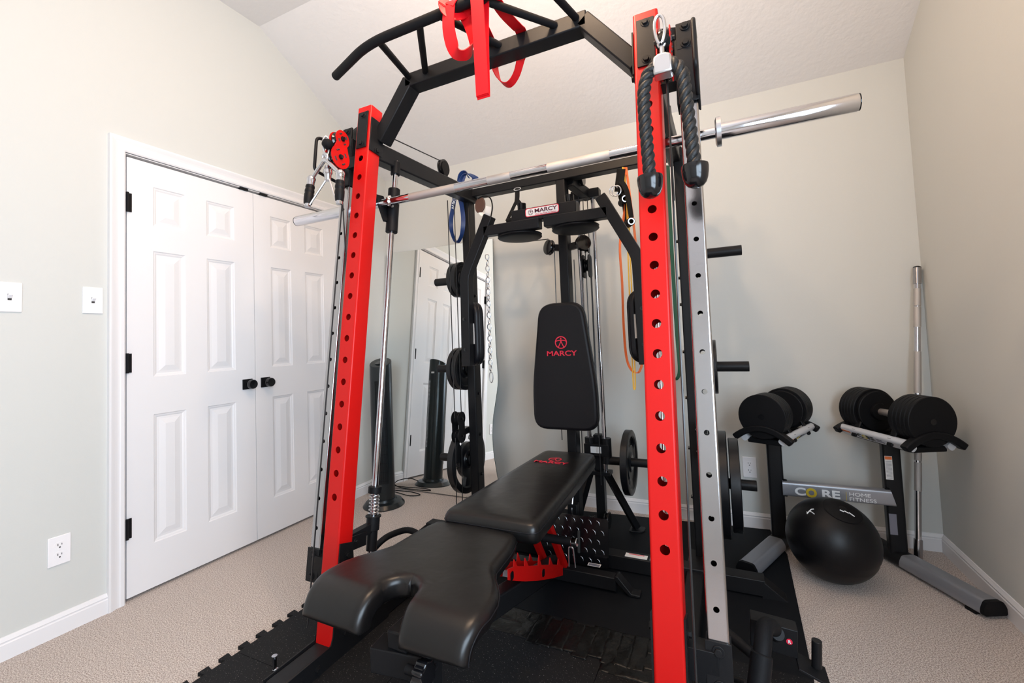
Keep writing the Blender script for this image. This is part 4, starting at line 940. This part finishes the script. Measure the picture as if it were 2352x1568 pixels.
for i in range(len(prof)-1):
    for lay in (0, 1):
        for sd in 'LR':
            for k in range(NC): b.f.append((rows[i][lay][(sd, k)], rows[i][lay][(sd, k+1)], rows[i+1][lay][(sd, k+1)], rows[i+1][lay][(sd, k)]))
    for key in [('L', 0), ('R', NC)]+([('L', NC), ('R', 0)] if notch(i+1) else []):
        q = (rows[i][0][key], rows[i+1][0][key], rows[i+1][1][key], rows[i][1][key])
        b.f.append(q if len(set(q)) == 4 else tuple(dict.fromkeys(q)))
for i in (0, len(prof)-1):
    for sd in 'LR':
        for k in range(NC): b.f.append((rows[i][0][(sd, k)], rows[i][0][(sd, k+1)], rows[i][1][(sd, k+1)], rows[i][1][(sd, k)]))
seat = b.build('seat_pad', 'vinyl', bench, angle=70)
# seam piping round the edge of the top face
def seam():
    pts = []
    rng = range(len(prof))
    g = lambda i, key: V(b.v[rows[i][0][key]]).lerp(V(b.v[rows[i][1][key]]), .02)
    left = [g(i, ('L', 0)) for i in rng]; right = [g(i, ('R', NC)) for i in rng]
    return left, right
l_, r_ = seam()
out = lambda P, s: [p+V((s*.0005, 0, 0)) for p in P]
MB().pipe(out(l_, -1), .0018, 6).build('seam', 'vinyl_fine', seat); MB().pipe(out(r_, 1), .0018, 6).build('seam', 'vinyl_fine', seat)
# back pad
bo = [(-.135, 2.265), (.135, 2.265), (.141, 2.20), (.178, 1.42), (.180, 1.348), (-.180, 1.348), (-.178, 1.42), (-.141, 2.20)]
ol = rpoly(bo, [.05, .05, .03, .2, .045, .045, .2, .03], 6)[::-1]
PX = -.755; ZP = .516
b = MB(); n = len(ol); inner = [(x*.80, 1.80+(y-1.80)*.86) for x, y in ol]
vs = []
for (sc_, z) in ((1.0, ZP-.066), (1.012, ZP-.052), (1.012, ZP-.022), (.985, ZP-.009), (.95, ZP-.003), (.80, ZP+.001), (.45, ZP+.004)):
    for x, y in ol:
        sy_ = 1-(1-sc_)*.40 if sc_ < 1 else sc_; vs.append((PX+x*sc_, 1.806+(y-1.806)*sy_, z))
vs += [(PX, 1.806, ZP+.005)]
fs = [tuple(range(n))]
for r__ in range(6):
    for k in range(n): fs.append((r__*n+k, r__*n+(k+1) % n, (r__+1)*n+(k+1) % n, (r__+1)*n+k))
for k in range(n): fs.append((6*n+k, 6*n+(k+1) % n, 7*n))
b.add(vs, fs); bpad = b.build('back_pad', 'vinyl', bench, angle=70)
MB().pipe([(PX+x*1.015, 1.806+(y-1.806)*1.013, ZP-.030) for x, y in ol], .0020, 6, closed=True).build('piping', 'vinyl_fine', bpad)
text('lettering', 'MARCY', (-.772, 2.016, ZP+.0056), (1, 0, 0), (0, 1, 0), .040, 'print_red', bpad, sx=1.25, bold=.0006)
figure_logo('emblem', (-.768, 2.070, ZP+.0060), (1, 0, 0), (0, 1, 0), .030, 'print_red', bpad)
# frame
def part(name, m, bevel=0, **kw): return None
b = MB(); b.beam((-.755, 1.36, .405), (-.755, 2.12, .425), .05, .06); b.build('pad_rail', 'black', bench, bevel=.004)
b = MB(); b.beam((-.775, .90, .375), (-.765, 1.42, .385), .06, .045); b.build('seat_rail', 'black', bench, bevel=.004)
b = MB(); b.beam((-.765, 1.0, .30), (-.755, 2.0, .062), .06, .07); b.build('main_tube', 'black', bench, bevel=.005)
Rz = Matrix.Rotation(.13, 3, 'Z')
b = MB(); b.box((-.778, .932, .318), (.160, .066, .062), Rz); b.build('leg_hold_socket', 'black', bench, bevel=.003)
b = MB(); b.box((-.752, .985, .15), (.070, .055, .275), Rz); b.build('front_post', 'black', bench, bevel=.003)
b = MB(); b.beam((-.93, .97, .030), (-.58, .97, .030), .055, .036); b.build('front_foot', 'black', bench, bevel=.004)
kb = at(962, 1545, X=-.685); b = MB(); b.tube((-.72, kb.y, kb.z), (-.675, kb.y, kb.z), .011, 16); b.build('knob_shaft', 'black_matte', bench)
b = MB(); pr_ = []
for k in range(48): a = 2*math.pi*k/48; r = .031+(.0025 if (k % 6) < 3 else -.0015); pr_.append((r*math.cos(a), r*math.sin(a)))
b.prism(pr_, (kb.x-.002, kb.y, kb.z), (0, 1, 0), (0, 0, 1), .030); b.build('adjust_knob', 'black_gloss', bench, bevel=.004)
b = MB(); b.beam((-1.04, 1.965, .048), (-.47, 1.965, .048), .05, .056)
for s_ in (-1, 1): b.prism([(0, .073), (.010, .073), (.065, .012), (.10, .012), (.10, .0), (.055, .0), (-.01, .06)], (-.755+s_*.285, 1.94 if s_ > 0 else 1.99, .011), (s_, 0, 0), (0, 0, 1), -.05 if s_ > 0 else -.05)
b.build('rear_foot', 'black', bench, bevel=.003)
o_ = MB().box(at(1365, 1297, Z=.0765), (.058, .026, .0008)).build('foot_label', 'sticker', bench); MB().box(at(1365, 1297, Z=.0772), (.050, .019, .0006)).build('print', 'print_grey', o_)
lad = [(1166.8, 1306), (1179.5, 1301), (1180.2, 1284), (1187, 1299), (1204.7, 1300), (1205.4, 1281), (1213, 1299), (1235.6, 1298), (1237, 1278), (1243, 1297), (1261, 1296.5), (1263, 1280), (1268.6, 1296), (1280.5, 1296.5), (1282, 1282.4), (1287, 1296.5), (1303, 1303.5), (1303.7, 1316.8), (1287, 1322), (1269.3, 1327.3), (1234, 1333), (1206, 1334.4), (1185, 1333.5), (1166.8, 1331.6)]
LP = [at(x, y, X=-.708) for x, y in lad]
for x0 in (-.708, -.800):
    b = MB(); b.prism([(p.y, p.z) for p in LP], (x0-.002, 0, 0), (0, 1, 0), (0, 0, 1), .004); o_ = b.build('ladder_plate', 'red', bench); o_['label'] = 'red notched ladder plate'
    if x0 > -.75:
        for (x, y) in ((1175.3, 1321.7), (1247.5, 1315.4), (1298, 1311)):
            p = at(x, y, X=-.7055); b = MB(); b.prism(rpoly([(-.011, -.014), (.011, -.014), (.011, .014), (-.011, .014)], .009), p, (0, 1, 0), (0, 0, 1), .003); b.build('ladder_bolt', 'black_gloss', o_)
a_, c_ = at(1253, 1190, X=-.705), at(1299, 1305, X=-.705); b = MB(); b.beam(a_+V((0, -.03, .05)), c_, .026, .026, (1, 0, 0)); b.build('support_arm', 'red', bench, bevel=.002)['label'] = 'red support arm'
a_ = V((-.800, a_.y, a_.z)); c_ = V((-.800, c_.y, c_.z)); b = MB(); b.beam(a_+V((0, -.03, .05)), c_, .026, .026, (1, 0, 0)); b.build('support_arm', 'red', bench, bevel=.002)['label'] = 'red support arm'
g = at(1278, 1238, Y=1.72); b = MB(); b.tube((g.x-.08, g.y, g.z-.001), (g.x+.062, g.y, g.z), .0165, 24); b.build('roller_grip', 'grip', bench); MB().tube((g.x+.062, g.y, g.z), (g.x+.087, g.y, g.z), .0170, 24).build('roller_cap', 'chrome', bench, bevel=.003)
b = MB(); q = at(1312, 1270, Y=1.80); b.pipe(bend([q+V((-.012, 0, -.055)), q+V((-.009, 0, .025)), q+V((.009, 0, .025)), q+V((.016, 0, -.055))], .012), .0032, 8); b.build('safety_pin', 'steel', bench)
b = MB(); b.beam(at(1165, 1318, X=-.755)+V((0, .0, 0)), at(1290, 1296, X=-.755), .035, .02); b.build('ladder_rod', 'silver', bench)

# ================================================================ DIP HANDLES on the floor beams
dh = thing('dip_handle', 'black bent dip handle with thick foam grip and round red sticker at the lower right', 'dip handle', at(1790, 1520, Y=1.45))
p = [at(x, y, Y=1.50) for x, y in ((1724, 1420), (1833, 1450), (1833, 1514), (1724, 1482))]
ex = (p[1]-p[0]).normalized()
b = MB(); b.add([q for q in p]+[q+V((0, .05, 0)) for q in p], [(0, 1, 2, 3), (4, 7, 6, 5), (0, 4, 5, 1), (1, 5, 6, 2), (2, 6, 7, 3), (3, 7, 4, 0)]); b.build('mount_plate', 'black', dh, bevel=.002)
q0, q1 = at(1833, 1514, Y=1.50), at(1900, 1552, Y=1.50); b = MB(); b.beam(q0+V((-.004, -.006, 0)), q1+V((0, -.006, 0)), .075, .006, (0, 0, 1)); b.build('foot_bracket', 'black', dh, bevel=.001)
q = at(1876, 1531, Y=1.50); t_ = at(1876, 1470, Y=1.50); MB().tube(q, t_, .0125, 24).build('locating_peg', 'black', dh, bevel=.001)
c = at(1813, 1473, Y=1.4985); o_ = MB().tube(c, c+V((0, -.0012, 0)), .0078, 28).build('round_sticker', 'print_red', dh); o_['label'] = 'round red sticker with white letter R'
text('lettering', 'R', c+V((0, -.002, 0)), ex, (0, 0, 1), .012, 'print_white', o_, bold=.0003)
b = MB(); b.tube(at(1776, 1452, Y=1.49), at(1787, 1455, Y=1.44), .019, 24); b.build('pivot_cap', 'black_matte', dh, bevel=.003)
gp = [at(1781, 1455, Y=1.47), at(1772, 1438, Y=1.44), at(1757, 1440, Y=1.40), at(1752, 1480, Y=1.36), at(1747, 1530, Y=1.33), at(1740, 1600, Y=1.31)]
MB().pipe(smooth_path(gp, 6), .021, 24).build('foam_grip', 'grip', dh)
MB().pipe([at(1750, 1500, Y=1.342), at(1739, 1602, Y=1.30)], .0255, 24).build('foam_grip_end', 'grip', dh, bevel=.004)
b = MB(); b.tube(at(1668, 1452, Y=1.52), at(1742, 1512, Y=1.46), .015, 20); b.tube(at(1662, 1548, Y=1.42), at(1712, 1568, Y=1.40), .008, 16); b.build('cross_tube', 'black', dh)
# footrest beside the left upright
dl = thing('dip_handle', 'black bent dip handle with foam grip between left red upright and bench seat', 'dip handle', at(860, 1262, Y=1.50))
MB().pipe(smooth_path([at(842, 1290, Y=1.47), at(856, 1264, Y=1.50), at(880, 1239, Y=1.54), at(905, 1225, Y=1.60), at(935, 1217, Y=1.66), at(958, 1226, Y=1.66), at(960, 1250, Y=1.64)], 6), .0135, 20).build('foam_grip', 'grip', dl)
q = at(842, 1290, Y=1.47); b = MB(); b.tube(q, (q.x, 1.50, .06), .012, 16); b.build('lower_tube', 'black', dl)
q = at(960, 1250, Y=1.64); b = MB(); b.tube(q, (q.x, 1.62, .06), .012, 16); b.tube((q.x, 1.62, .065), (-1.30, 1.50, .065), .012, 16); b.build('lower_tube', 'black', dl)

# ---- hitch pin on the left base tube
hp_ = thing('hitch_pin', 'chrome hitch pin through the front end of the left base tube', 'pin', (-1.39, 1.02, .05))
b = MB(); b.tube((-1.355, 1.035, .052), (-1.405, 1.028, .052), .0075, 16); b.tube((-1.402, 1.028, .030), (-1.402, 1.028, .095), .0065, 16); b.lathe([(0, 0), (.009, .001), (.009, .004), (0, .005)], (-1.402, 1.028, .094), (0, 0, 1), 16); b.build('pin', 'chrome', hp_)

# ================================================================ LEANING MIRROR
MT = .0712; MY = 2.742
def am(x, y):
    v = _f+_r*((x-CX)/FPX)-_u*((y-CY)/FPX); t = (MY+MT*CH)/(v.y-MT*v.z); return V((0, 0, CH))+v*t
right = [am(x, y) for x, y in ((1131, 548), (1132, 600), (1134, 700), (1138.5, 800), (1142.5, 860), (1142, 888), (1137, 925), (1132, 960), (1130.5, 1000), (1133, 1040), (1138, 1072), (1142, 1096), (1149, 1130))]
rp3 = smooth_path(right, 5)
zt_ = rp3[0].z
poly = [(-2.462, .008), (rp3[-1].x+.004, .008)]+[(p.x, p.z*math.sqrt(1+MT*MT)) for p in rp3[::-1]]+[(-2.462, rp3[0].z*math.sqrt(1+MT*MT))]
mu = V((0, MT, 1)).normalized()
yawm = .006
mr = thing('wall_mirror', 'large wavy edged mirror leaning on the back wall behind the tower fan', 'mirror', (-1.97, MY, 0))
exm = V((1, yawm, 0)).normalized(); om = V((0, MY, 0))-V((0, 1, 0))*(yawm*-1.97)*-1*0
om = V((0, MY+.012, 0))
MB().prism(poly[::1], om+V((0, .0, 0)), exm, mu, .0001).build('glass_face', 'mirror', mr, smooth=False)
MB().prism(poly, om-exm.cross(mu)*.0065+V((0, 0, 0)), exm, mu, .006).build('glass_edge', 'mirror_edge', mr, smooth=False)

# ================================================================ TOWER FAN
fan = thing('tower_fan', 'black round tower fan standing on the carpet in front of the mirror', 'fan', (-2.185, 2.45, 0))
F0 = V((-2.185, 2.45, 0))
MB().lathe([(0, 0), (.140, 0), (.140, .006), (.122, .030), (.088, .036), (.084, .050), (0, .050)], F0, (0, 0, 1), 56).build('base', 'fan', fan, angle=25)
b = MB(); n = 48; lv = []
for (z, s) in ((.045, 1), (.30, 1), (.90, 1), (.985, .985)): lv.append([(F0.x+.078*s*math.cos(2*math.pi*k/n), F0.y+.072*s*math.sin(2*math.pi*k/n), z+(.03*math.sin(2*math.pi*k/n-.3)*(1 if z > .95 else 0))) for k in range(n)])
vs = [p for l in lv for p in l]; fs = [(i*n+k, i*n+(k+1) % n, (i+1)*n+(k+1) % n, (i+1)*n+k) for i in range(3) for k in range(n)]+[tuple(range(n)), tuple(3*n+k for k in range(n))]
b.add(vs, fs); body = b.build('body', 'fan', fan, bevel=.004)
def fpt(a, z, r=1.01): return (F0.x+.078*r*math.cos(a), F0.y+.072*r*math.sin(a), z)
b = MB()
for k in range(13): a = -1.45+k*.085; b.tube(fpt(a, .16, 1.005), fpt(a, .86, 1.005), .0018, 6)
for k in range(12): z = .18+k*.06; b.pipe([fpt(-1.45+j*.085, z, 1.008) for j in range(13)], .0012, 6)
b.build('front_grille', 'black_matte', fan)
b = MB()
for i in range(5):
    for k in range(52): a = 1.95+i*.055; z = .30+k*.0105; b.box(fpt(a, z, 1.0), (.0028, .0028, .006), Matrix.Rotation(a, 3, 'Z'))
b.build('rear_vent', 'steel', fan)
a = 1.62; c = V(fpt(a, .90, 1.008)); b = MB(); b.box(c, (.030, .001, .014), Matrix.Rotation(a-math.pi/2, 3, 'Z')); b.build('rating_label', 'sticker', fan)
MB().lathe([(0, 0), (.036, 0), (.036, .002), (0, .002)], F0+V((0, -.005, .986)), (-.05, -.38, 1), 28).build('control_panel', 'black_gloss', fan)
MB().pipe(smooth_path([(-2.25, 2.52, .02), (-2.33, 2.56, .05), (-2.42, 2.60, .03), (-2.40, 2.66, .006), (-2.28, 2.67, .006), (-2.12, 2.64, .006), (-2.05, 2.68, .006), (-2.16, 2.71, .006), (-2.32, 2.70, .006), (-2.44, 2.66, .03)], 8), .0032, 8).build('power_cord', 'black_matte', fan)

# ================================================================ DUMBBELL STAND
st = thing('dumbbell_stand', 'black and silver dumbbell stand with lettered cross bar in the right corner', 'dumbbell stand', (.457, 2.66, 0))
def stand_side(px, py, s):
    """s=-1 left, +1 right; foot and tray splayed outwards towards the room"""
    a = math.radians(26 if s > 0 else -24)
    d = V((math.sin(a), -math.cos(a), 0)); x = V((math.cos(a), math.sin(a), 0)); up = V((0, 0, 1)); o = V((px, py, 0))
    b = MB(); b.prism(rpoly([(-.034, -.027), (.034, -.027), (.034, .027), (-.034, .027)], .012), o+up*.02, (1, 0, 0), (0, 1, 0), .54); b.build('post', 'black', st)
    b = MB(); b.prism(rpoly([(-.045, 0), (.045, 0), (.045, .03), (.032, .058), (-.032, .058), (-.045, .03)], .012), o-d*.16, x, up, -.01) if False else None
    sec = rpoly([(-.046, .012), (.046, .012), (.046, .036), (.030, .066), (-.030, .066), (-.046, .036)], .012)
    def foot(l0, l1, nm, m, sc=1.0): return MB().prism([(p*sc, .038+(q-.038)*sc) for p, q in sec], o+d*l0, x, up, 0) if False else None
    for (l0, l1, nm, m, k) in ((.055, .40, 'foot_tube', 'silver', 1.0), (-.16, .055, 'foot_base', 'black', .97), (.40, .415, 'foot_end_cap', 'black_matte', .99)):
        bb = MB(); n = len(sec); vs = [o+d*l+x*(p*k)+up*(.038+(q-.038)*k) for l in (l0, l1) for p, q in sec]
        bb.add(vs, [(i, (i+1) % n, n+(i+1) % n, n+i) for i in range(n)]+[tuple(range(n)), tuple(range(n, 2*n))]); bb.build(nm, m, st)
    for l in (-.15, .36): b = MB(); b.box(o+d*l+up*.006, (.085, .04, .012), Matrix((x, d, up)).transposed()); b.build('rubber_foot', 'black_matte', st)
    # tray: two rails along the dumbbell with four strap cradles
    c = V((.222, 2.605, 0)) if s < 0 else V((.690, 2.625, 0))
    for k in (-1, 1):
        b = MB(); cc = c+x*(.090*k)+up*.600; sec2 = rpoly([(-.016, -.026), (.016, -.026), (.016, .026), (-.016, .026)], .014)
        n = len(sec2); tx = (x+up*(-.9*k)).normalized(); tz = d.cross(tx); vs = [cc+d*l+tx*p+tz*q for l in (-.185, .182) for p, q in sec2]
        b.add(vs, [(i, (i+1) % n, n+(i+1) % n, n+i) for i in range(n)]+[tuple(range(n)), tuple(range(n, 2*n))]); b.build('tray_rail', 'silver_light', st)
    # cradle straps: arcs hanging under the plates, cupped by wings at the two ends
    for l in (-.195, -.10, .10, .190):
        end = abs(l) > .15; L = []
        wd = .034 if end else .030
        for k in range(15):
            t = -1+2*k/14; L.append(c+d*l+x*(.125*t if end else .112*t)+up*((.645-.055*t*t) if end and l > 0 else (.632-.040*t*t if end else .602+.012*abs(t)**3)))
        bb = MB()
        if end: bb.ribbon(L, wd, .030, d)
        else: bb.ribbon(L, wd, .012, d); 
        if not end:
            for k in (-1, 1): bb.beam(c+d*l+x*(.112*k)+up*.582, c+d*l+x*(.075*k)+up*.655, wd, .012, x)
        bb.build('cradle', 'black_matte', st, bevel=.006, seg=3)
    b = MB(); b.prism([(-.13, 0), (.13, 0), (.10, -.025), (-.10, -.025)], c-d*.19+up*.593, x, up, 0.0001) if False else b.beam(c-d*.17+up*.580, c+d*.17+up*.580, .15, .025); b.build('tray_body', 'black_matte', st, bevel=.004)
    # sticker and lettering on the inner rail
    k = -s; cc = c+x*(.090*k)+up*.600; tx = (x+up*(-.9*k)).normalized(); tz = d.cross(tx); nrm = tx*k*1.0 if True else tx
    nrm = (x*k+up*-.0); nrm = (x*k*.74+up*.67).normalized() if False else None
    return c, d, x, up
for (px, py, s) in ((.208, 2.68, -1), (.683, 2.68, 1)):
    c, d, x, up = stand_side(px, py, s); k = -s
    # outward facing side of the inner rail
    tx = (x+up*(-.9*k)).normalized(); tz = d.cross(tx)
    cc = c+x*(.090*k)+up*.600
    face = tz if tz.z > 0 else -tz   # towards the dumbbell side
    nn = tx if (tx.dot(x*k) > 0) else -tx
    e1 = d*(-s) if False else d
    ey = d.cross(nn) if d.cross(nn).z > 0 else nn.cross(d); exx = ey.cross(nn)
    o_ = MB(); q = cc+nn*.0163-exx*(.148 if s > 0 else .148)
    Rr = Matrix((exx, ey, nn)).transposed()
    if s < 0: q = cc+nn*.0163+exx*(-.148)
    l1 = MB().box(q, (.050, .036, .0008), Rr).build('warning_sticker', 'sticker', st); MB().box(q+ey*.011+nn*.0006, (.050, .013, .0006), Rr).build('heading', 'orange', l1)
    t_ = text('lettering', 'C', cc+nn*.0168-exx*.070+ey*.002, exx, ey, .036, 'slot', st, sx=1.1, bold=.0008)
    MB().lathe([(.0085, 0), (.0135, 0), (.0135, .001), (.0085, .001), (.0085, 0)], cc+nn*.0162-exx*.043+ey*.002, nn, 24, cap=False).build('ring_logo', 'print_gold', st)
    text('lettering', 'RE', cc+nn*.0168-exx*.008+ey*.002, exx, ey, .036, 'slot', st, sx=1.1, bold=.0008)
    text('small_lettering', 'HOME', cc+nn*.0168+exx*.040+ey*.008, exx, ey, .011, 'print_grey', st, sx=1.1); text('small_lettering', 'FITNESS', cc+nn*.0168+exx*.042-ey*.004, exx, ey, .011, 'print_grey', st, sx=1.1)
# cross bar with lettering
b = MB(); sec = rpoly([(-.022, -.036), (.022, -.036), (.022, .036), (-.022, .036)], .014); n = len(sec); ybc = 2.650; zbc = .311
vs = [(X_+(q*.25 if X_ > .5 else 0)*-1, ybc+p, zbc+q) for X_ in (.232, .672) for p, q in sec]
b.add(vs, [(i, (i+1) % n, n+(i+1) % n, n+i) for i in range(n)]+[tuple(range(n)), tuple(range(n, 2*n))]); cbar = b.build('cross_bar', 'silver', st); cbar['label'] = 'silver cross bar with white and gold lettering'
yy = ybc-.0228; tz_ = zbc-.007
text('lettering', 'C', (.306, yy, tz_), (1, 0, 0), (0, 0, 1), .050, 'print_white', cbar, sx=1.35, bold=.0016)
MB().lathe([(.012, 0), (.0225, 0), (.0225, .0012), (.012, .0012), (.012, 0)], (.352, yy+.0006, tz_), (0, -1, 0), 32, cap=False).build('ring_logo', 'print_gold', cbar)
text('lettering', 'RE', (.430, yy, tz_), (1, 0, 0), (0, 0, 1), .050, 'print_white', cbar, sx=1.35, bold=.0016)
MB().box((.492, yy, tz_), (.0016, .0008, .042)).build('divider', 'print_gold', cbar)
text('lettering', 'HOME', (.502, yy, tz_+.0105), (1, 0, 0), (0, 0, 1), .023, 'print_white', cbar, sx=1.3, align='LEFT'); text('lettering', 'FITNESS', (.502, yy, tz_-.0125), (1, 0, 0), (0, 0, 1), .023, 'print_white', cbar, sx=1.3, align='LEFT')
for X_ in (.245, .655):
    for s_ in (-1, 1): MB().lathe([(0, 0), (.010, 0), (.009, .006), (0, .008)], (X_, ybc, zbc+s_*.035), (0, 0, s_), 16).build('bolt', 'black_matte', st)
for (z0, z1, h_, nm) in ((.392, .50, .018, 'orange'), (.14, .235, 0, None)):
    c = V((.668, 2.6525, (z0+z1)/2)); o_ = MB().box(c, (.028, .0008, z1-z0)).build('instruction_label', 'sticker' if nm else 'print_grey', st)
    if nm: MB().box(c+V((0, -.0006, (z1-z0)/2-.009)), (.026, .0004, .014)).build('heading', 'orange', o_)
    ln = MB()
    for k in range(14): ln.box(c+V((0, -.0006, (z1-z0)/2-.026-k*.0058)), (.022, .0004, .0018)) if nm else None
    if nm: ln.build('text_lines', 'print_grey', o_)
# ================================================================ DUMBBELLS
def dumbbell(c, d, label):
    t = thing('adjustable_dumbbell', label, 'dumbbell', c, None); c = V(c); d = V(d).normalized()
    MB().lathe([(0, -.065), (.0155, -.065), (.0165, -.03), (.0175, 0), (.0165, .03), (.0155, .065), (0, .065)], c, d, 28).build('handle', 'knurl', t)
    for s in (-1, 1):
        MB().lathe([(0, .064), (.038, .064), (.040, .070), (.040, .078), (0, .078)], c, d*s, 36).build('collar', 'black_matte', t)
        l = .079
        for k in range(6):
            r = .094 if k == 0 else .105; w_ = .0195
            y_ = [(0, l), (r-.003, l), (r, l+.002), (r, l+w_-.0035), (r-.003, l+w_-.001), (0, l+w_-.001)]
            MB().lathe(y_, c, d*s, 56).build('plate', 'black_matte', t, angle=25); l += w_
        MB().lathe([(0, l), (.013, l), (.013, l+.0012), (0, l+.0012)], c, d*s, 24).build('end_disc', 'black_gloss', t)
aL, aR = math.radians(-24), math.radians(26)
dumbbell((.225, 2.605, .700), (math.sin(aL), -math.cos(aL), 0), 'black adjustable dumbbell on the left tray of the stand')
dumbbell((.690, 2.625, .700), (math.sin(aR), -math.cos(aR), 0), 'black adjustable dumbbell on the right tray of the stand, next to the corner')
# ================================================================ EXERCISE BALL
bc = V((.388, 2.415, .176)); b = MB(); N, K = 64, 40; vs = []
ax = V((.25, -.35, 1)).normalized(); bx, by = perp(ax)
prof_ = []
for i in range(K+1):
    t = math.pi*i/K; r = .176*math.sin(t)
    for s0 in (.35, .65):
        pass
    groove = sum(math.exp(-((t/math.pi-g_)/.008)**2) for g_ in (.24, .5, .76))*.0022
    prof_.append((max(r-groove, 0), -.172*math.cos(t)))
ball = thing('medicine_ball', 'large black stitched ball resting on the carpet under the dumbbell stand', 'exercise ball', (bc.x, bc.y, 0))
bb = MB().lathe(prof_, bc, ax, 72).build('shell', 'ball', ball, angle=180)
cp = MB(); e = ax; cp.lathe([(0, .1715), (.018, .1712), (.044, .1695), (.066, .1625), (.072, .160), (.060, .150), (0, .150)], bc, ax, 48); cp.build('top_patch', 'black_matte', ball)
mk = MB()
def onball(u, v, lift=.0012):
    # local marks near the top, facing the camera
    n_ = V((-.28+u, -.52+v*.5, .80+v)).normalized(); return bc+n_*(.1745+lift)
for pts in ([(-.30, .10), (-.24, .16), (-.17, .15)], [(-.36, .03), (-.30, .10), (-.22, .06), (-.14, -.02)], [(-.38, .10), (-.33, .05)], [(.42, .14), (.50, .10)], [(.52, .14), (.60, .09)], [(.62, .12), (.72, .04)]):
    mk.pipe([onball(*p) for p in pts], .0022, 6)
mk.build('printed_marks', 'print_white', ball)
# ================================================================ BARBELL in the corner
bbl = thing('barbell', 'slim chrome straight barbell standing upright in the back right corner', 'barbell', (.775, 2.70, 0))
B0, B1 = V((.762, 2.705, .010)), V((.893, 2.858, 1.392)); dB = (B1-B0); LB = dB.length; dB.normalize()
def seg(l0, l1, r, nm, m): MB().tube(B0+dB*l0, B0+dB*l1, r, 28).build(nm, m, bbl)
seg(0, LB, .0125, 'shaft', 'chrome'); seg(LB-.085, LB-.004, .0165, 'upper_sleeve', 'chrome_worn'); seg(0.0, .10, .0165, 'lower_sleeve', 'chrome_worn')
MB().lathe([(0, 0), (.0165, 0), (.0155, .004), (.009, .008), (0, .009)], B1-dB*.004, dB, 24).build('end_cap', 'black_matte', bbl)
for (l0, l1) in ((LB-.30, LB-.20), (LB-.195, LB-.11+.0), (.46, .62), (.32, .45), (LB-.62, LB-.42)): seg(l0, l1, .0142, 'knurled_section', 'knurl')
